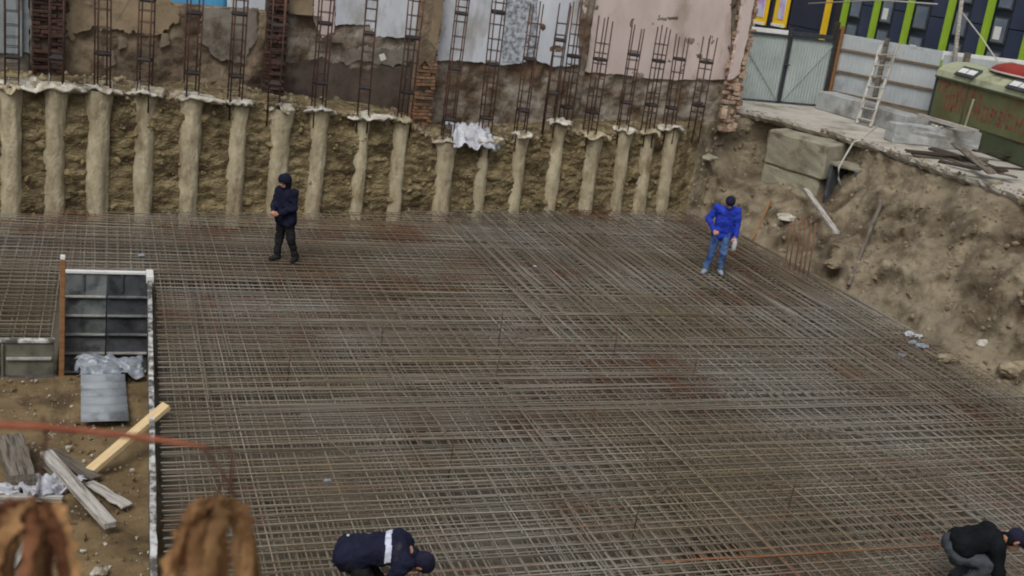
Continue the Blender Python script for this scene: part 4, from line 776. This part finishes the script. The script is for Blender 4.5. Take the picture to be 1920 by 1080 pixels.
# ================================================================ PEOPLE (smooth distance fields, one continuous body each)
def snets(D, o, h):
    S = D < 0; n = np.array(D.shape); cs = tuple(n-1); acc = np.zeros(cs+(3,), np.float32); cnt = np.zeros(cs, np.float32)
    for ax in range(3):
        o1, o2 = [k for k in range(3) if k != ax]
        for a in (0, 1):
            for b in (0, 1):
                s0 = [None]*3; s1 = [None]*3; s0[ax] = slice(0, n[ax]-1); s1[ax] = slice(1, n[ax]); s0[o1] = s1[o1] = slice(a, n[o1]-1+a); s0[o2] = s1[o2] = slice(b, n[o2]-1+b); s0, s1 = tuple(s0), tuple(s1)
                cr = S[s0] != S[s1]; I = np.where(cr); t = D[s0][I]/(D[s0][I]-D[s1][I]); add = np.zeros((len(t), 3), np.float32); add[:, ax] = t; add[:, o1] = a; add[:, o2] = b; acc[I] += add; cnt[I] += 1
    I = np.where(cnt > 0); idx = np.full(cs, -1, np.int64); idx[I] = np.arange(len(I[0])); V = (np.stack(I, 1)+acc[I]/cnt[I][:, None])*h+o; Fs = []
    for ax in range(3):
        o1, o2 = [(1, 2), (2, 0), (0, 1)][ax]; s0 = [slice(1, -1)]*3; s1 = [slice(1, -1)]*3; s0[ax] = slice(0, n[ax]-1); s1[ax] = slice(1, n[ax]); A = S[tuple(s0)]; B = S[tuple(s1)]; I = np.where(A != B); fl = A[I]
        base = [I[0].copy(), I[1].copy(), I[2].copy()]; base[o1] = base[o1]+1; base[o2] = base[o2]+1
        def cell(d1, d2): c = [x.copy() for x in base]; c[o1] = c[o1]+d1; c[o2] = c[o2]+d2; return idx[tuple(c)]
        q = np.stack([cell(-1, -1), cell(0, -1), cell(0, 0), cell(-1, 0)], 1); q = np.where(fl[:, None], q, q[:, ::-1]); Fs.append(q)
    return V, np.concatenate(Fs)
def sdf_mesh(name, prims, h, k=.03, noise=0., nscale=9., seed=0):
    P = np.array([p[i] for p in prims if p[0] != '-' for i in (1, 2)]); R = max(max(p[3], p[4]) for p in prims)+.05; lo, hi = P.min(0)-R, P.max(0)+R; n = np.ceil((hi-lo)/h).astype(int)+1
    D = np.full(n, .3, np.float32); gx = [lo[i]+h*np.arange(n[i]) for i in range(3)]
    for typ, a, b, r0, r1, *kk in prims:
        a, b = np.array(a, float), np.array(b, float); rm = max(r0, r1)+.07; i0 = np.maximum(0, np.floor((np.minimum(a, b)-rm-lo)/h).astype(int)); i1 = np.minimum(n, np.ceil((np.maximum(a, b)+rm-lo)/h).astype(int)+1); sl_ = tuple(slice(i0[i], i1[i]) for i in range(3))
        G = np.stack(np.meshgrid(*[gx[i][sl_[i]] for i in range(3)], indexing='ij'), -1); 
        sq = kk[0] if kk else (1, 1, 1); G = (G-a)/np.array(sq)+a if kk else G
        d = b-a; L2 = max(d@d, 1e-9); t = np.clip(((G-a)@d)/L2, 0, 1); q = np.linalg.norm(G-a-t[..., None]*d, axis=-1)-(r0+(r1-r0)*t); cur = D[sl_]
        if typ == '-': D[sl_] = np.maximum(cur, -q)
        else: hh = np.clip(.5+.5*(cur-q)/k, 0, 1); D[sl_] = cur*(1-hh)+q*hh-k*hh*(1-hh)
    if noise:
        I = np.where(np.abs(D) < .04); Q = np.stack([gx[i][I[i]] for i in range(3)], 1); D[I] += noise*fbm(Q*nscale+seed*13, 3)
    D[0], D[-1] = .3, .3; D[:, 0], D[:, -1] = .3, .3; D[:, :, 0], D[:, :, -1] = .3, .3
    V, Fc = snets(D, lo, h); return mesh_np(name, V, Fc)
def c(a, b, r0, r1=None, *k): return ('+', a, b, r0, r1 if r1 is not None else r0, *k)
def person(label, loc, rz, J, top, topm, legm, shoem, capm=None, hood=False, seed=0, bottom=None, cuff=None):
    V3 = lambda k: np.array(J[k], float)
    T = thing('person', label, 'person', loc, rz)
    pel, chs, nek, hd = V3('pelvis'), V3('chest'), V3('neck'), V3('head'); fc = V3('face'); fc = fc/np.linalg.norm(fc); hu = hd-nek; hu = hu-(hu@fc)*fc; hu /= np.linalg.norm(hu); hs_ = np.cross(fc, hu)
    B = []
    mid = (pel+chs)/2; sw = (V3('shL')-V3('shR')); sw /= np.linalg.norm(sw); pw = V3('hipL')-V3('hipR'); pw /= np.linalg.norm(pw)
    for s_ in (-1, 1): B += [c(pel+pw*.07*s_, mid+sw*.055*s_, .105, .10), c(mid+sw*.055*s_, chs+sw*.08*s_, .10, .105)]
    B += [c(chs, nek, .10, .06), c(nek, hd-hu*.05, .058, .055), c(hd+hu*.03-fc*.015, hd+hu*.03+fc*.012, .088, .085), c(hd-hu*.05+fc*.02, hd-hu*.075+fc*.04, .066, .05), c(hd+fc*.09, hd-hu*.025+fc*.112, .010, .015)]
    B += [c(hd+hs_*.085*s_-hu*.02, hd+hs_*.092*s_+hu*.02, .014, .016) for s_ in (-1, 1)]; B += [c(hd-hu*.065+fc*.085-hs_*.02, hd-hu*.065+fc*.085+hs_*.02, .012, .012)]
    Tp, Lg = [], []
    for sd in 'LR':
        sh, el, wr, hp_, kn, an_ = (V3(q+sd) for q in ('sh', 'el', 'wr', 'hip', 'kn', 'an')); s_ = 1 if sd == 'L' else -1
        B += [c(chs+sw*.08*s_, sh, .08, .062), c(sh, el, .056, .043), c(el, wr, .043, .029), c(pel+pw*.06*s_, hp_, .10, .092), c(hp_, kn, .088, .058), c(kn, an_, .056, .038), c(an_+(0, 0, -.02), an_+V3('toe'+sd)*.14+(0, 0, -.035), .04, .032)]
        hv = (wr-el)/np.linalg.norm(wr-el); hv = hv*.8+V3('grip'+sd)*.2 if 'grip'+sd in J else hv; hv /= np.linalg.norm(hv); pn_ = np.cross(hv, sw); pn_ /= np.linalg.norm(pn_); sv = np.cross(pn_, hv)
        B += [c(wr, wr+hv*.07, .030, .034, ), c(wr+hv*.05-sv*.018, wr+hv*.085-sv*.018, .02, .018), c(wr+hv*.05+sv*.018, wr+hv*.085+sv*.018, .02, .018)]
        curl = J.get('curl'+sd, .5)
        for f, (o_, l_) in enumerate(((-.033, .062), (-.011, .075), (.011, .072), (.033, .055))):
            r_ = wr+hv*.09+sv*o_; m1 = r_+(hv*math.cos(curl)+pn_*math.sin(curl))*l_*.55; m2 = m1+(hv*math.cos(curl*2.4)+pn_*math.sin(curl*2.4))*l_*.5; B += [c(r_, m1, .0095, .009), c(m1, m2, .009, .0075)]
        tb = wr+hv*.03+sv*.03*(-s_); B += [c(tb, tb+hv*.035-sv*.03*s_+pn_*.012, .013, .011), c(tb+hv*.035-sv*.03*s_+pn_*.012, tb+hv*.065-sv*.03*s_+pn_*.02, .011, .009)]
        Tp += [c(chs+sw*.08*s_, sh, .115, .085), c(sh, el, .080, .064), c(el, el+(wr-el)*.93, .064, .050)]
        Lg += [c(pel+pw*.06*s_, hp_, .125, .118), c(hp_, kn, .114, .082), c(kn, an_+(0, 0, .015), .080, .066)]
        t_ = V3('toe'+sd); sm = sdf_mesh('shoe', [c(an_+(0, 0, -.03)-t_*.04, an_+t_*.10+(0, 0, -.035), .052, .046, ), c(an_+t_*.08+(0, 0, -.038), an_+t_*.17+(0, 0, -.044), .047, .038), c(an_+(0, 0, .01), an_+(0, 0, -.03), .05, .052)], .012); obj('shoe', sm, shoem, T)
    obj('body', sdf_mesh('body', B, .0075, .022), skin, T)
    hem = pel+(pel-mid)*top
    for s_ in (-1, 1): Tp += [c(hem+pw*.085*s_, mid+sw*.06*s_, .152, .13), c(mid+sw*.06*s_, chs+sw*.085*s_, .13, .13)]
    Tp += [c(hem-pw*.06, hem+pw*.06, .15, .15)]
    Tp += [c(chs, nek-(nek-chs)*.25, .12, .075)]
    if not hood: Tp += [c(nek-(nek-chs)*.15, nek+hu*.0, .072, .07)]
    jk = obj('jacket', sdf_mesh('jacket', Tp, .0125, .03, .022, 6.5, seed), topm, T); obj('trousers', sdf_mesh('trousers', Lg, .0125, .03, .018, 6.5, seed+3), legm, T)
    if hood: obj('hood', sdf_mesh('hood', [c(nek, hd-hu*.02-fc*.03, .088, .112), c(hd+hu*.03-fc*.03, hd+hu*.05+fc*.01, .118, .112), ('-', hd-hu*.03+fc*.075, hd-hu*.03+fc*.17, .068, .075)], .011, .03, .006, 9, seed), topm, T)
    if capm:
        obj('cap', sdf_mesh('cap', [c(hd+hu*.045-fc*.02, hd+hu*.055+fc*.012, .101, .096)]+([c(hd+hu*.045+fc*.085, hd+hu*.03+fc*.15, .02, .012, (1, 1, 1)), c(hd+hu*.045+fc*.085-hs_*.045, hd+hu*.03+fc*.13, .016, .012), c(hd+hu*.045+fc*.085+hs_*.045, hd+hu*.03+fc*.13, .016, .012)] if J.get('peak') else [c(hd-hu*.02-fc*.04, hd+hu*.03-fc*.02, .088, .098)]), .01, .02), capm, T)
        obj('hair', sdf_mesh('hair', [c(hd-hu*.03-fc*.03, hd+hu*.02-fc*.02, .082, .092)], .011, .02, .006, 14), cBlack, T)
    for s_ in (-1, 1): lump('eye', Vector(hd+fc*.084+hs_*.032*s_+hu*.002), (.011, .011, .008), cBlack, T, 3, 1)
    return T, jk
Z0 = .012
# A: hooded, standing, turned to the left, hands together at the waist
JA = dict(pelvis=(0, 0, .92), chest=(0, -.02, 1.30), neck=(0, -.045, 1.46), head=(0, -.10, 1.585), face=(0, -.92, -.38), shL=(.19, -.02, 1.38), shR=(-.19, -.02, 1.38), elL=(.25, -.06, 1.10), elR=(-.25, -.08, 1.10), wrL=(.07, -.27, .99), wrR=(-.06, -.29, 1.00),
          hipL=(.09, 0, .88), hipR=(-.09, 0, .88), knL=(.13, .02, .48), knR=(-.10, -.03, .48), anL=(.17, .16, .075), anR=(-.11, -.05, .075), toeL=(.3, -.95, 0), toeR=(-.15, -.98, 0), curlL=1.0, curlR=1.0)
pA = (atz(518, 489, 0)+atz(543, 488, 0))/2
person('person in dark navy hoodie with hood up standing on the mat, hands together', (pA.x, pA.y, Z0), math.radians(-52), JA, .5, cHood, cTrou, shoe, None, True, 1)
# B: blue jacket, jeans, dark cap, head bowed, bottle in the hand
JB = dict(pelvis=(0, .03, .98), chest=(.015, -.05, 1.36), neck=(.02, -.11, 1.51), head=(.03, -.205, 1.60), face=(.1, -.75, -.65), shL=(.215, -.05, 1.43), shR=(-.20, -.05, 1.43), elL=(.28, -.02, 1.12), elR=(-.33, -.02, 1.15), wrL=(.27, -.14, .88), wrR=(-.19, -.20, .97),
          hipL=(.095, .03, .93), hipR=(-.095, .03, .93), knL=(.09, -.02, .50), knR=(-.15, -.04, .50), anL=(.10, .10, .075), anR=(-.21, -.06, .075), toeL=(.25, -.96, 0), toeR=(-.35, -.93, 0), curlL=1.1, curlR=.6)
pB = (atz(1328, 515, 0)+atz(1352, 513, 0))/2
TB, _ = person('person in bright blue jacket and jeans looking down, bottle in hand', (pB.x, pB.y, Z0), math.radians(-28), JB, .6, cBlue, cJean, shoeL, cCap, False, 2)
TB.scale = (1.05,)*3; R_ = Matrix.Rotation(math.radians(-28), 3, 'Z')*1.05; hb = Vector((pB.x, pB.y, Z0))+R_ @ Vector((.275, -.20, .78))
T = thing('plastic_bottle', 'clear white plastic bottle held by the person in the blue jacket', 'bottle', hb-Vector((0, 0, .17)))
tube('bottle_body', [(0, 0, 0), (0, 0, .015), (0, 0, .19), (0, 0, .25), (0, 0, .275)], [.04, .05, .05, .02, .016], plasW, T, 12); tube('bottle_top', [(0, 0, .272), (0, 0, .295)], .018, cBlue, T, 10)
# C: bending right over, seen from above and behind
JC = dict(pelvis=(0, .06, .88), chest=(0, -.36, .99), neck=(0, -.49, .93), head=(.0, -.60, .82), face=(.1, -.15, -.98), shL=(.19, -.43, .94), shR=(-.19, -.43, .94), elL=(.20, -.36, .66), elR=(-.23, -.30, .66), wrL=(.10, -.46, .42), wrR=(-.14, -.38, .40),
          hipL=(.10, .08, .84), hipR=(-.10, .08, .84), knL=(.13, -.18, .50), knR=(-.15, -.18, .50), anL=(.15, .04, .075), anR=(-.16, .05, .075), toeL=(.15, -.98, 0), toeR=(-.15, -.98, 0), curlL=.7, curlR=.7)
pC = atz(658, 1030, .95); pCl = Vector((pC.x+.13, pC.y+.10, Z0))
TC, jk = person('person in dark navy jacket with white reflective band bending over the bars', pCl, math.radians(74), JC, .30, cNavy, cTrou, shoe, cCap, False, 4)
TC.scale = (.95,)*3
me = jk.data; P = np.array([v.co for v in me.vertices]); Nn = np.array([v.normal for v in me.vertices]); fs = [tuple(p.vertices) for p in me.polygons]; fcn = np.array([P[list(f)].mean(0) for f in fs]); fn = np.array([Nn[list(f)].mean(0) for f in fs])
def band(sel, name):
    F_ = [f for f, k in zip(fs, sel) if k]; u = sorted({i for f in F_ for i in f}); mp_ = {i: k for k, i in enumerate(u)}; Q = P[u]+Nn[u]*.006
    o = obj(name, mesh_py(name, Q, [tuple(mp_[i] for i in f) for f in F_], True), cBand, TC); o.modifiers.new('t', 'SOLIDIFY').thickness = .004
yb = -.25-.02*((fcn[:, 0]/.2)**2)
band((np.abs(fcn[:, 1]-yb) < .03) & (fn[:, 2] > -.1) & (fcn[:, 2] > .88) & (np.abs(fcn[:, 0]) < .30), 'reflective_band'); band((np.abs(fcn[:, 1]-.155) < .014) & (np.abs(fcn[:, 0]-.10) < .03) & (fcn[:, 2] > .88), 'jacket_tab')
# D: crouching at the right, black jacket and grey trousers
JD = dict(pelvis=(0, .22, .53), chest=(.0, -.13, .72), neck=(0, -.27, .755), head=(0, -.41, .74), face=(0, -.72, -.69), shL=(.19, -.18, .70), shR=(-.19, -.18, .70), elL=(.23, -.27, .42), elR=(-.24, -.25, .42), wrL=(.12, -.44, .22), wrR=(-.13, -.42, .22),
          hipL=(.11, .18, .47), hipR=(-.11, .18, .47), knL=(.17, -.20, .46), knR=(-.18, -.18, .46), anL=(.15, .06, .075), anR=(-.16, .08, .075), toeL=(.15, -.98, 0), toeR=(-.15, -.98, 0), curlL=.8, curlR=.8, peak=1)
pD = atz(1795, 1035, .5); person('person in black jacket and grey trousers crouching at the lower right corner', (pD.x+.20, pD.y-.02, Z0), math.radians(62), JD, -.45, cBlack, cGrey, shoe, cCap, False, 6)
print('objects', len(bpy.data.objects), 'tris', sum(len(o.data.polygons)*2 for o in bpy.data.objects if o.type == 'MESH'))
